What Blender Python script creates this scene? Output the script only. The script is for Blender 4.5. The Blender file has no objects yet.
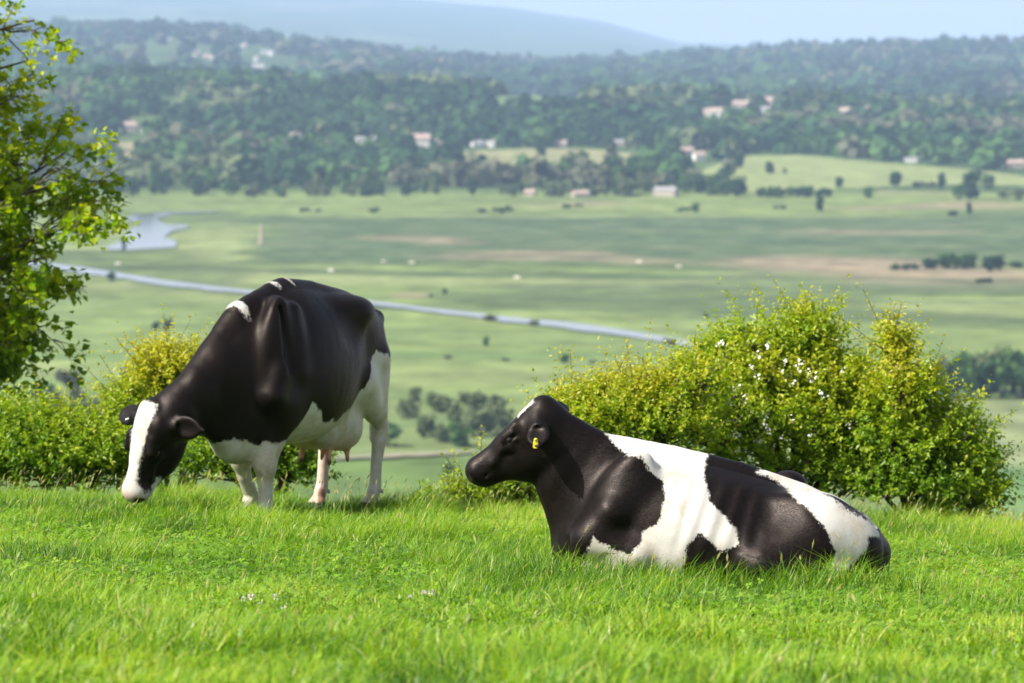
import bpy, math, random
import numpy as np

scene = bpy.context.scene
COL = scene.collection
R = math.radians

# ------------------------------------------------------------------ camera
F = 3840.0                      # focal length in pixels (135 mm on a 36 mm sensor)
PITCH = math.atan(301.0 / F)    # the lens looks 4.5 degrees down the hill
CAMZ = 1.6

def ray(u, v):
    """direction of a picture point, with unit forward (Y) component"""
    a = (u - 512.0) / F
    b = -(v - 341.5) / F
    c, s = math.cos(PITCH), math.sin(PITCH)
    y = c + b * s
    z = -s + b * c
    return a / y, 1.0, z / y

def at(u, v, Y):
    x, y, z = ray(u, v)
    return np.array([x * Y, Y, CAMZ + z * Y])

def project(p):
    x, y, z = p[0], p[1], p[2] - CAMZ
    c, s = math.cos(PITCH), math.sin(PITCH)
    d = y * c - z * s
    h = y * s + z * c
    return 512 + F * x / d, 341.5 - F * h / d

# ------------------------------------------------------------------ helpers
def tag(o, label=None, cat=None, group=None, kind=None):
    if label: o['label'] = label
    if cat: o['category'] = cat
    if group: o['group'] = group
    if kind: o['kind'] = kind
    return o

def empty(name, loc, rz=0.0):
    o = bpy.data.objects.new(name, None)
    o.empty_display_size = 0.2
    o.location = loc
    o.rotation_euler = (0, 0, rz)
    COL.objects.link(o)
    return o

def mesh_obj(name, verts, faces, mats, parent=None, smooth=False, mat_idx=None, loc=None, attrs=None):
    """faces: int array (n,3|4) or list of such arrays"""
    me = bpy.data.meshes.new(name)
    verts = np.asarray(verts, dtype=np.float32)
    if not isinstance(faces, (list, tuple)):
        faces = [faces]
    faces = [np.asarray(f, dtype=np.int32) for f in faces if len(f)]
    nl = sum(f.size for f in faces)
    nf = sum(len(f) for f in faces)
    me.vertices.add(len(verts)); me.loops.add(nl); me.polygons.add(nf)
    me.vertices.foreach_set('co', verts.ravel())
    me.loops.foreach_set('vertex_index', np.concatenate([f.ravel() for f in faces]))
    tot = np.concatenate([np.full(len(f), f.shape[1], np.int32) for f in faces])
    st = np.concatenate([[0], np.cumsum(tot)[:-1]]).astype(np.int32)
    me.polygons.foreach_set('loop_start', st)
    me.polygons.foreach_set('loop_total', tot)
    if smooth:
        me.polygons.foreach_set('use_smooth', np.ones(nf, dtype=bool))
    else:
        me.polygons.foreach_set('use_smooth', np.zeros(nf, dtype=bool))
    if not isinstance(mats, (list, tuple)):
        mats = [mats]
    for m in mats:
        me.materials.append(m)
    if mat_idx is not None:
        me.polygons.foreach_set('material_index', np.asarray(mat_idx, dtype=np.int32))
    me.update(calc_edges=True)
    for (an, typ, dom, data) in (attrs or []):
        at_ = me.attributes.new(an, typ, dom)
        if typ == 'FLOAT':
            at_.data.foreach_set('value', np.asarray(data, dtype=np.float32))
        elif typ == 'FLOAT_COLOR':
            at_.data.foreach_set('color', np.asarray(data, dtype=np.float32).ravel())
    o = bpy.data.objects.new(name, me)
    COL.objects.link(o)
    if parent is not None:
        o.parent = parent
    if loc is not None:
        o.location = loc
    return o

def copy_tree(o, parent=None):
    c = o.copy()
    COL.objects.link(c)
    if parent is not None:
        c.parent = parent
    for ch in list(o.children):
        copy_tree(ch, c)
    return c

# value noise in numpy (for terrain, scatter masks and coat edges)
def _hash(i, j, k, seed):
    n = (i * 374761393 + j * 668265263 + k * 1274126177 + seed * 974711) & 0x7fffffff
    n = (n ^ (n >> 13)) * 1274126177 & 0x7fffffff
    n = (n ^ (n >> 16)) & 0x7fffffff
    return (n % 100003) / 100003.0

def vnoise(x, y, z=0.0, seed=0):
    x = np.asarray(x, float); y = np.asarray(y, float); z = np.asarray(z, float) + 0 * x
    i = np.floor(x).astype(np.int64); j = np.floor(y).astype(np.int64); k = np.floor(z).astype(np.int64)
    fx, fy, fz = x - i, y - j, z - k
    fx = fx * fx * (3 - 2 * fx); fy = fy * fy * (3 - 2 * fy); fz = fz * fz * (3 - 2 * fz)
    r = 0
    for a in (0, 1):
        for b in (0, 1):
            for c in (0, 1):
                w = (fx if a else 1 - fx) * (fy if b else 1 - fy) * (fz if c else 1 - fz)
                r = r + w * _hash(i + a, j + b, k + c, seed)
    return r * 2 - 1

def fbm(x, y, z=0.0, seed=0, octv=4):
    r, a, f = 0, 0.5, 1.0
    for o in range(octv):
        r = r + a * vnoise(np.asarray(x) * f, np.asarray(y) * f, np.asarray(z) * f, seed + o)
        a *= 0.5; f *= 2.03
    return r

def sstep(a, b, x):
    t = np.clip((x - a) / (b - a), 0, 1)
    return t * t * (3 - 2 * t)

# ------------------------------------------------------------------ materials
class NT:
    def __init__(self, name):
        self.m = bpy.data.materials.new(name)
        self.m.use_nodes = True
        self.t = self.m.node_tree
        self.t.nodes.clear()
        self.out = self.n('ShaderNodeOutputMaterial')
    def n(self, typ, **kw):
        nd = self.t.nodes.new(typ)
        for k, v in kw.items():
            if k.startswith('i_'):
                nd.inputs[k[2:].replace('_', ' ')].default_value = v
            else:
                setattr(nd, k, v)
        return nd
    def l(self, a, b):
        self.t.links.new(a, b)
    def attr(self, name):
        return self.n('ShaderNodeAttribute', attribute_name=name)
    def noise(self, scale, detail=3, rough=0.5, vec=None, stretch=None, dim='3D'):
        nd = self.n('ShaderNodeTexNoise', noise_dimensions=dim)
        nd.inputs['Scale'].default_value = scale
        nd.inputs['Detail'].default_value = detail
        nd.inputs['Roughness'].default_value = rough
        if vec is None:
            tc = self.n('ShaderNodeTexCoord'); vec = tc.outputs['Object']
        if stretch is not None:
            mp = self.n('ShaderNodeMapping'); mp.inputs['Scale'].default_value = stretch
            self.l(vec, mp.inputs['Vector']); vec = mp.outputs['Vector']
        self.l(vec, nd.inputs['Vector'])
        return nd.outputs['Fac']
    def math(self, op, a, b=None, c=None, clamp=False):
        nd = self.n('ShaderNodeMath', operation=op, use_clamp=clamp)
        for i, x in enumerate((a, b, c)):
            if x is None: continue
            if isinstance(x, (int, float)): nd.inputs[i].default_value = x
            else: self.l(x, nd.inputs[i])
        return nd.outputs[0]
    def mix(self, fac, a, b, mode='MIX'):
        nd = self.n('ShaderNodeMix', data_type='RGBA', blend_type=mode)
        for i, x in ((0, fac), (6, a), (7, b)):
            if isinstance(x, (int, float)): nd.inputs[i].default_value = x
            elif isinstance(x, (tuple, list)): nd.inputs[i].default_value = tuple(x) + ((1,) if len(x) == 3 else ())
            else: self.l(x, nd.inputs[i])
        return nd.outputs[2]
    def rng(self, x, a, b, c=0.0, d=1.0, smooth=True):
        nd = self.n('ShaderNodeMapRange', interpolation_type='SMOOTHSTEP' if smooth else 'LINEAR')
        self.l(x, nd.inputs['Value'])
        nd.inputs['From Min'].default_value = a; nd.inputs['From Max'].default_value = b
        nd.inputs['To Min'].default_value = c; nd.inputs['To Max'].default_value = d
        return nd.outputs['Result']
    def ramp(self, fac, stops):
        nd = self.n('ShaderNodeValToRGB')
        e = nd.color_ramp.elements
        while len(e) < len(stops): e.new(0.5)
        for el, (p, c) in zip(e, stops):
            el.position = p; el.color = tuple(c) + (1,)
        self.l(fac, nd.inputs['Fac'])
        return nd.outputs['Color']
    def bsdf(self, color=None, rough=0.6, spec=0.5, bump=None, bump_s=0.3, bump_d=0.01, **kw):
        b = self.n('ShaderNodeBsdfPrincipled')
        if color is not None:
            if isinstance(color, (tuple, list)): b.inputs['Base Color'].default_value = tuple(color) + (1,)
            else: self.l(color, b.inputs['Base Color'])
        if isinstance(rough, (int, float)): b.inputs['Roughness'].default_value = rough
        else: self.l(rough, b.inputs['Roughness'])
        b.inputs['Specular IOR Level'].default_value = spec
        if bump is not None:
            bp = self.n('ShaderNodeBump'); bp.inputs['Strength'].default_value = bump_s
            bp.inputs['Distance'].default_value = bump_d
            self.l(bump, bp.inputs['Height']); self.l(bp.outputs['Normal'], b.inputs['Normal'])
        for k, v in kw.items():
            b.inputs[k.replace('_', ' ')].default_value = v
        return b
    def done(self, shader):
        self.l(shader if not hasattr(shader, 'outputs') else shader.outputs[0], self.out.inputs['Surface'])
        return self.m

def simple_mat(name, color, rough=0.7, spec=0.3, var=0.15, scale=3.0, **kw):
    t = NT(name)
    n = t.noise(scale, 3)
    c = t.mix(t.math('MULTIPLY', n, 1.0), tuple(x * (1 - var) for x in color), tuple(min(1, x * (1 + var)) for x in color))
    return t.done(t.bsdf(c, rough, spec, **kw))

# ------------------------------------------------------------------ near hill
def near_ground(x, y):
    x = np.asarray(x, float); y = np.asarray(y, float)
    z = -0.988 - 0.087 * (y - 18.3) - 0.03 * (x - 0.9)
    z = z + 0.035 * fbm(x * 0.55, y * 0.45, 0, 11, 3) + 0.015 * fbm(x * 2.1, y * 1.7, 0, 17, 2)
    t = np.maximum(y - 24.9, 0)
    z = z - np.where(t < 6, 0.030 * t * t, 0.030 * 36 + 0.36 * (t - 6))
    return z
# ------------------------------------------------------------------ organic modelling: smooth distance field -> surface
def unit(v):
    v = np.asarray(v, float)
    return v / np.linalg.norm(v)

class Field:
    def __init__(self, lo, hi, h):
        self.lo = np.array(lo, float); self.h = h
        self.n = np.ceil((np.array(hi) - self.lo) / h).astype(int) + 1
        self.d = np.full(self.n, 0.5, np.float32)
    def block(self, lo, hi, pad):
        a = np.clip(np.floor((np.asarray(lo) - pad - self.lo) / self.h).astype(int), 0, self.n)
        b = np.clip(np.ceil((np.asarray(hi) + pad - self.lo) / self.h).astype(int) + 1, 0, self.n)
        sl = tuple(slice(i, j) for i, j in zip(a, b))
        ax = [(self.lo[i] + self.h * np.arange(a[i], b[i])).astype(np.float32) for i in range(3)]
        return sl, ax[0][:, None, None], ax[1][None, :, None], ax[2][None, None, :]
    def _put(self, sl, d, k, sub=False):
        a = self.d[sl]
        if a.size == 0: return
        if sub:
            d = -d
            hh = np.maximum(k - np.abs(a - d), 0) / k
            self.d[sl] = np.maximum(a, d) + hh * hh * k * 0.25
        else:
            hh = np.maximum(k - np.abs(a - d), 0) / k
            self.d[sl] = np.minimum(a, d) - hh * hh * k * 0.25
    def cone(self, A, B, ra, rb, k=0.04, side=None, ratio=1.0, sub=False):
        """tapered capsule; cross-section squeezed by `ratio` along `side`"""
        A = np.asarray(A, float); B = np.asarray(B, float)
        m = max(ra, rb) * max(1, ratio)
        sl, X, Y, Z = self.block(np.minimum(A, B) - m, np.maximum(A, B) + m, k + 0.03)
        ab = B - A; L2 = max(ab @ ab, 1e-9)
        px, py, pz = X - A[0], Y - A[1], Z - A[2]
        t = np.clip((px * ab[0] + py * ab[1] + pz * ab[2]) / L2, 0, 1)
        wx, wy, wz = px - t * ab[0], py - t * ab[1], pz - t * ab[2]
        q = wx * wx + wy * wy + wz * wz
        r = ra + (rb - ra) * t
        if side is not None:
            s = unit(side)
            ws = wx * s[0] + wy * s[1] + wz * s[2]
            q = q + ws * ws * (1 / ratio ** 2 - 1)
            d = (np.sqrt(np.maximum(q, 1e-12)) - r) * min(1.0, ratio)
        else:
            d = np.sqrt(np.maximum(q, 1e-12)) - r
        self._put(sl, d.astype(np.float32), k, sub)
    def chain(self, pts, rad, k=0.03, side=None, ratio=1.0):
        """connected tapered tube: segments joined first, then blended once"""
        pts = [np.asarray(p, float) for p in pts]
        m = max(rad) * 1.1
        sl, X, Y, Z = self.block(np.min(pts, 0) - m, np.max(pts, 0) + m, k + 0.03)
        keep = self.d[sl].copy()
        self.d[sl] = 0.5
        for i in range(len(pts) - 1):
            rt = ratio if np.isscalar(ratio) else ratio[i]
            self.cone(pts[i], pts[i + 1], rad[i], rad[i + 1], 0.006, side, rt)
        tube = self.d[sl].copy()
        self.d[sl] = keep
        self._put(sl, tube, k)
    def ell(self, C, r, k=0.05, ax=None, sub=False):
        C = np.asarray(C, float); r = np.asarray(r, float)
        M = np.eye(3) if ax is None else np.array([unit(a) for a in ax])
        ext = np.sqrt(((M * r[:, None]) ** 2).sum(0))
        sl, X, Y, Z = self.block(C - ext, C + ext, k + 0.03)
        px, py, pz = X - C[0], Y - C[1], Z - C[2]
        k0 = 0; k1 = 0
        for i in range(3):
            u = (px * M[i, 0] + py * M[i, 1] + pz * M[i, 2]) / r[i]
            k0 = k0 + u * u; k1 = k1 + (u / r[i]) ** 2
        k0 = np.sqrt(np.maximum(k0, 1e-9)); k1 = np.sqrt(np.maximum(k1, 1e-9))
        self._put(sl, (k0 * (k0 - 1) / k1).astype(np.float32), k, sub)
    def trunk(self, st, k=0.05, ptop=1.9, pbot=2.3):
        """st rows: x, top, bottom, half width, centre y, height fraction of the widest line"""
        st = np.array(sorted(st)); x0, x1 = st[0, 0], st[-1, 0]
        # catmull-rom resampling for a smooth outline
        xs = np.linspace(x0, x1, 120)
        def cr(col):
            xp = st[:, 0]; yp = st[:, col]
            m = np.gradient(yp, xp)
            i = np.clip(np.searchsorted(xp, xs) - 1, 0, len(xp) - 2)
            hh = xp[i + 1] - xp[i]; t = (xs - xp[i]) / hh
            return ((2*t**3-3*t**2+1)*yp[i] + (t**3-2*t**2+t)*hh*m[i] + (-2*t**3+3*t**2)*yp[i+1] + (t**3-t**2)*hh*m[i+1])
        C = [cr(c) for c in range(1, 6)]
        hw = C[2].max()
        sl, X, Y, Z = self.block([x0, C[3].min() - hw, C[1].min()], [x1, C[3].max() + hw, C[0].max()], 0.1)
        xx = X[:, 0, 0]
        g = lambda c: np.interp(xx, xs, C[c])[:, None, None].astype(np.float32)
        top, bot, w, yc, fr = g(0), g(1), np.maximum(g(2), 0.01), g(3), g(4)
        zc = bot + (top - bot) * fr
        dz = Z - zc
        at_, ab_ = np.maximum(top - zc, 0.01), np.maximum(zc - bot, 0.01)
        up = dz > 0
        a = np.where(up, at_, ab_)
        p = np.where(up, ptop, pbot)
        ay = np.abs(Y - yc) / w
        q = (ay ** p + (np.abs(dz) / a) ** p) ** (1 / p)
        d = (q - 1) * np.minimum(w, a) * 0.9
        over = np.maximum(np.maximum(x0 - X, X - x1), 0)
        d = np.where(over > 0, np.sqrt(np.maximum(d, 0) ** 2 + over ** 2), d)
        self._put(sl, d.astype(np.float32), k)
    def surface(self, smooth=2):
        d = self.d; s = d < 0
        nx, ny, nz = d.shape
        cnt = np.zeros((nx - 1, ny - 1, nz - 1), np.int8)
        for a in (0, 1):
            for b in (0, 1):
                for c in (0, 1):
                    cnt += s[a:nx - 1 + a, b:ny - 1 + b, c:nz - 1 + c]
        act = (cnt > 0) & (cnt < 8)
        I = np.argwhere(act)
        idx = np.full(act.shape, -1, np.int64); idx[act] = np.arange(len(I))
        acc = np.zeros((len(I), 3)); n = np.zeros(len(I))
        corners = [(a, b, c) for a in (0, 1) for b in (0, 1) for c in (0, 1)]
        for p in corners:
            for ax in range(3):
                if p[ax]: continue
                q = list(p); q[ax] = 1
                i0 = I + np.array(p); i1 = I + np.array(q)
                d0 = d[i0[:, 0], i0[:, 1], i0[:, 2]]; d1 = d[i1[:, 0], i1[:, 1], i1[:, 2]]
                m = (d0 < 0) != (d1 < 0)
                t = np.where(m, d0 / np.where(m, d0 - d1, 1), 0)
                pt = np.array(p, float)[None, :].repeat(len(I), 0); pt[:, ax] = t
                acc[m] += pt[m]; n[m] += 1
        V = self.lo + self.h * (I + acc / n[:, None])
        quads = []
        for ax in range(3):
            b, c = (ax + 1) % 3, (ax + 2) % 3
            sa = np.moveaxis(s, (ax, b, c), (0, 1, 2))
            ia = np.moveaxis(idx, (ax, b, c), (0, 1, 2))
            ed = sa[:-1, 1:-1, 1:-1] != sa[1:, 1:-1, 1:-1]
            E = np.argwhere(ed)
            if not len(E): continue
            i, j, kk = E[:, 0], E[:, 1] + 1, E[:, 2] + 1
            f = np.stack([ia[i, j - 1, kk - 1], ia[i, j, kk - 1], ia[i, j, kk], ia[i, j - 1, kk]], 1)
            fl = ~sa[i, j, kk]
            f[fl] = f[fl][:, ::-1]
            quads.append(f)
        Q = np.concatenate(quads)
        # keep the largest connected surface only
        for _ in range(smooth):
            S = np.zeros_like(V); N = np.zeros(len(V))
            for a in range(4):
                for o in (1, 3):
                    np.add.at(S, Q[:, a], V[Q[:, (a + o) % 4]]); np.add.at(N, Q[:, a], 1)
            V = V + 0.5 * (S / np.maximum(N, 1)[:, None] - V)
        return V, Q

class Head:
    """a cow's head: P the poll, f towards the muzzle, n out of the forehead, s towards the cow's left"""
    def __init__(self, P, f, n, scale=1.0, ka=1.0):
        self.P = np.asarray(P, float); self.f = unit(f)
        n = np.asarray(n, float); self.n = unit(n - (n @ self.f) * self.f)
        self.s = np.cross(self.n, self.f)    # left of the face
        self.k = scale; self.ka = ka
    def p(self, a, n=0.0, s=0.0):
        return self.P + self.k * (a * self.ka * self.f + n * self.n + s * self.s)
    def v(self, a, n, s):
        return a * self.f + n * self.n + s * self.s
    def coords(self, V):
        w = (V - self.P) / self.k
        return w @ self.f / self.ka, w @ self.n, w @ self.s
    def build(self, fd, ears, jaw_open=0.0):
        p, k = self.p, self.k
        s = self.s; ax = [self.f, self.n, self.s]
        fd.ell(p(.085, -.095), (.14 * k, .105 * k, .108 * k), .05, ax)               # skull
        fd.ell(p(.000, -.025), (.050 * k, .050 * k, .062 * k), .04, ax)              # poll
        fd.cone(p(.05, -.080), p(.26, -.078), .080 * k, .068 * k, .05, s, 1.12)       # forehead
        fd.cone(p(.24, -.078), p(.45, -.070), .066 * k, .058 * k, .05, s, 0.92)       # nasal bridge
        fd.ell(p(.482, -.078), (.056 * k, .057 * k, .070 * k), .04, ax)             # muzzle pad
        fd.ell(p(.450, -.118), (.050 * k, .030 * k, .052 * k), .03, ax)            # chin
        fd.cone(p(.22, -.200), p(.44, -.125), .085 * k, .052 * k, .06, s, .76)        # lower jaw
        fd.ell(p(.215, -.195), (.125 * k, .088 * k, .078 * k), .05, ax)                # jaw angle
        for e in (1, -1):
            fd.ell(p(.15, -.15, e * .058), (.125 * k, .105 * k, .042 * k), .05, ax)  # cheek
            fd.cone(p(.165, -.022, e * .078), p(.240, -.034, e * .088), .026 * k, .022 * k, .03)    # brow
            fd.cone(p(.25, -.090, e * .088), p(.38, -.100, e * .064), .020 * k, .014 * k, .03)      # cheek bone
            fd.ell(p(.228, -.058, e * .116), (.036 * k, .024 * k, .014 * k), .016, ax, sub=True)   # eye socket
            fd.cone(p(.195, -.040, e * .104), p(.262, -.048, e * .098), .011 * k, .009 * k, .012)  # upper lid
            fd.cone(p(.198, -.078, e * .104), p(.262, -.074, e * .096), .010 * k, .008 * k, .012)  # lower lid
            fd.ell(p(.33, -.105, e * .086), (.055 * k, .020 * k, .014 * k), .03, ax, sub=True)      # hollow before the cheek
            fd.ell(p(.530, -.072, e * .044), (.016 * k, .022 * k, .012 * k), .014, ax, sub=True)    # nostril
            fd.cone(p(.54, -.118, e * .035), p(.40, -.126, e * .068), .0065 * k, .005 * k, .008, sub=True)  # mouth
            base = p(.055, -.075, e * .085)
            d = unit(self.v(*ears[0 if e > 0 else 1][0])); w = unit(self.v(*ears[0 if e > 0 else 1][1]))
            w = unit(w - (w @ d) * d); th = np.cross(d, w)
            fd.cone(base, base + d * .07 * k, .036 * k, .040 * k, .03)
            c = base + d * .125 * k
            fd.ell(c - d * .012 * k, (.092 * k, .060 * k, .018 * k), .02, [d, w, th])
            fd.cone(c + d * .03 * k, c + d * .098 * k, .036 * k, .012 * k, .02, th, .40)
            cup = ears[0 if e > 0 else 1][2]
            if th @ self.v(*cup) < 0: th = -th
            fd.ell(c + th * .020 * k + d * .018 * k, (.066 * k, .042 * k, .016 * k), .016, [d, w, th], sub=True)
# ------------------------------------------------------------------ cow coats
def coat_material():
    t = NT('cow_coat')
    tc = t.n('ShaderNodeTexCoord').outputs['Object']
    wd = t.attr('white').outputs['Fac']
    n1 = t.noise(38, 4, 0.6, tc)
    n2 = t.noise(150, 2, 0.5, tc, (1.0, 1.0, 0.35))
    e = t.math('ADD', wd, t.math('MULTIPLY', t.math('SUBTRACT', n1, 0.5), 0.030))
    e = t.math('ADD', e, t.math('MULTIPLY', t.math('SUBTRACT', n2, 0.5), 0.026))
    hz = t.noise(420, 2, 0.6, tc, (.3, 1.0, .45))      # single hairs crossing the border
    e = t.math('ADD', e, t.math('MULTIPLY', t.math('SUBTRACT', hz, 0.5), 0.030))
    fac = t.rng(e, -0.006, 0.007)
    big = t.noise(2.2, 4, 0.55, tc)
    hair = t.noise(260, 2, 0.6, tc, (0.25, 1.0, 0.6))
    black = t.mix(t.rng(big, 0.35, 0.75), (0.0026, 0.0019, 0.0019), (0.0066, 0.0043, 0.0037))
    black = t.mix(t.rng(hair, 0.4, 0.8), black, (0.0105, 0.0072, 0.0062))
    dirt = t.noise(7, 5, 0.65, tc)
    white = t.mix(t.rng(dirt, 0.42, 0.72), (0.56, 0.54, 0.50), (0.44, 0.395, 0.31))
    soil = t.attr('soil').outputs['Fac']
    dn = t.noise(16, 4, 0.7, tc)
    white = t.mix(t.math('MULTIPLY', soil, t.rng(dn, 0.3, 0.7)), white, (0.36, 0.27, 0.12))
    col = t.mix(fac, black, white)
    pink = t.attr('pink').outputs['Fac']
    col = t.mix(pink, col, t.mix(t.noise(25, 3, .6, tc), (0.62, 0.34, 0.25), (0.50, 0.24, 0.17)))
    dark = t.attr('horn').outputs['Fac']
    col = t.mix(dark, col, t.mix(t.noise(40, 3, .6, tc), (0.035, 0.028, 0.024), (0.012, 0.010, 0.010)))
    bump = t.math('ADD', t.math('MULTIPLY', hair, 0.5), t.math('MULTIPLY', t.noise(60, 3, .6, tc, (.35, 1, .7)), 0.22))
    b = t.bsdf(col, t.rng(hair, 0.2, 0.8, 0.32, 0.60), 0.20, bump, 0.42, 0.006)
    b.inputs['Specular Tint'].default_value = (1.0, .86, .78, 1)
    b.inputs['Sheen Weight'].default_value = 0.0
    b.inputs['Sheen Roughness'].default_value = 0.4
    return t.done(b)

COAT = coat_material()
EYE = NT('wet_dark_eye'); EYE = EYE.done(EYE.bsdf((0.010, 0.007, 0.006), 0.08, 0.6))
TAG = NT('yellow_plastic_tag'); TAG = TAG.done(TAG.bsdf((0.75, 0.62, 0.03), 0.45, 0.5))
TAGW = NT('pale_plastic_tag'); TAGW = TAGW.done(TAGW.bsdf((0.75, 0.74, 0.68), 0.45, 0.5))

def poly_sd(px, py, poly):
    """signed distance to a polygon, positive inside"""
    P = np.array(poly, float); n = len(P)
    best = np.full(px.shape, 1e9); ins = np.zeros(px.shape, bool)
    for i in range(n):
        a, b = P[i], P[(i + 1) % n]
        ex, ey = b - a
        t = np.clip(((px - a[0]) * ex + (py - a[1]) * ey) / (ex * ex + ey * ey + 1e-12), 0, 1)
        best = np.minimum(best, (px - a[0] - t * ex) ** 2 + (py - a[1] - t * ey) ** 2)
        cr = ((a[1] > py) != (b[1] > py))
        ins ^= cr & (px < ex * (py - a[1]) / (ey if abs(ey) > 1e-9 else 1e-9) + a[0])
    return np.where(ins, 1, -1) * np.sqrt(best)

def ball(name, c, r, mat, parent, scale=(1, 1, 1)):
    n, m = 14, 10
    th = np.linspace(0, 2 * np.pi, n, endpoint=False); ph = np.linspace(0.15, np.pi - 0.15, m)
    V = np.array([[math.sin(p) * math.cos(t) * scale[0], math.sin(p) * math.sin(t) * scale[1], math.cos(p) * scale[2]] for p in ph for t in th]) * r
    Q = [[i * n + j, (i + 1) * n + j, (i + 1) * n + (j + 1) % n, i * n + (j + 1) % n] for i in range(m - 1) for j in range(n)]
    V = np.vstack([V, [[0, 0, r * scale[2]], [0, 0, -r * scale[2]]]])
    T = [[len(V) - 2, j, (j + 1) % n] for j in range(n)] + [[len(V) - 1, (m - 1) * n + (j + 1) % n, (m - 1) * n + j] for j in range(n)]
    return mesh_obj(name, V + np.asarray(c), [np.array(Q), np.array(T)], mat, parent, True)

def ear_tag(c, d, w, mat, parent, size=(.05, .042)):
    """thin flap-shaped plate with its rivet"""
    d = unit(d); w = unit(np.asarray(w, float) - (np.asarray(w, float) @ d) * d); t = np.cross(d, w)
    out = [(-.32, 0), (-.30, .30), (.0, .42), (.55, .5), (.68, .38), (.70, 0), (.68, -.38), (.55, -.5), (.0, -.42), (-.30, -.30)]
    V = []
    for e in (-.0022, .0022):
        V += [np.asarray(c) + d * a * size[0] + w * b * size[1] + t * e for a, b in out]
    n = len(out)
    Q = np.array([[i, (i + 1) % n, n + (i + 1) % n, n + i] for i in range(n)])
    Tt = [[0, i + 1, i] for i in range(1, n - 1)] + [[n, n + i, n + i + 1] for i in range(1, n - 1)]
    o = mesh_obj('ear_tag', V, [Q, np.array(Tt)], mat, parent)
    ball('rivet', np.asarray(c) + t * .004 - d * .01, .007, mat, o)
    ball('rivet', np.asarray(c) - t * .004 - d * .01, .007, mat, o)
    return o

def relief(V, Q, xr, zr, amp):
    """ribs showing faintly through the flank and slightly uneven flesh"""
    e1 = V[Q[:, 2]] - V[Q[:, 0]]; e2 = V[Q[:, 3]] - V[Q[:, 1]]
    fn = np.cross(e1, e2); N = np.zeros_like(V)
    for k in range(4): np.add.at(N, Q[:, k], fn)
    N /= np.linalg.norm(N, axis=1)[:, None] + 1e-12
    x, y, z = V.T
    m = sstep(xr[0], xr[0] + .12, x) * sstep(xr[1], xr[1] - .12, x) * sstep(zr[0], zr[0] + .15, z) * sstep(zr[1], zr[1] - .12, z) * sstep(.12, .25, np.abs(y))
    ph = x + .35 * (z - zr[0]) + .02 * vnoise(x * 5, z * 5, 0, 3)
    d = amp * m * np.sin(2 * np.pi * ph / .088)
    d = d + .0035 * fbm(x * 9, y * 9, z * 6, 14, 3) * sstep(.02, .10, z)
    return V + N * d[:, None]

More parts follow.
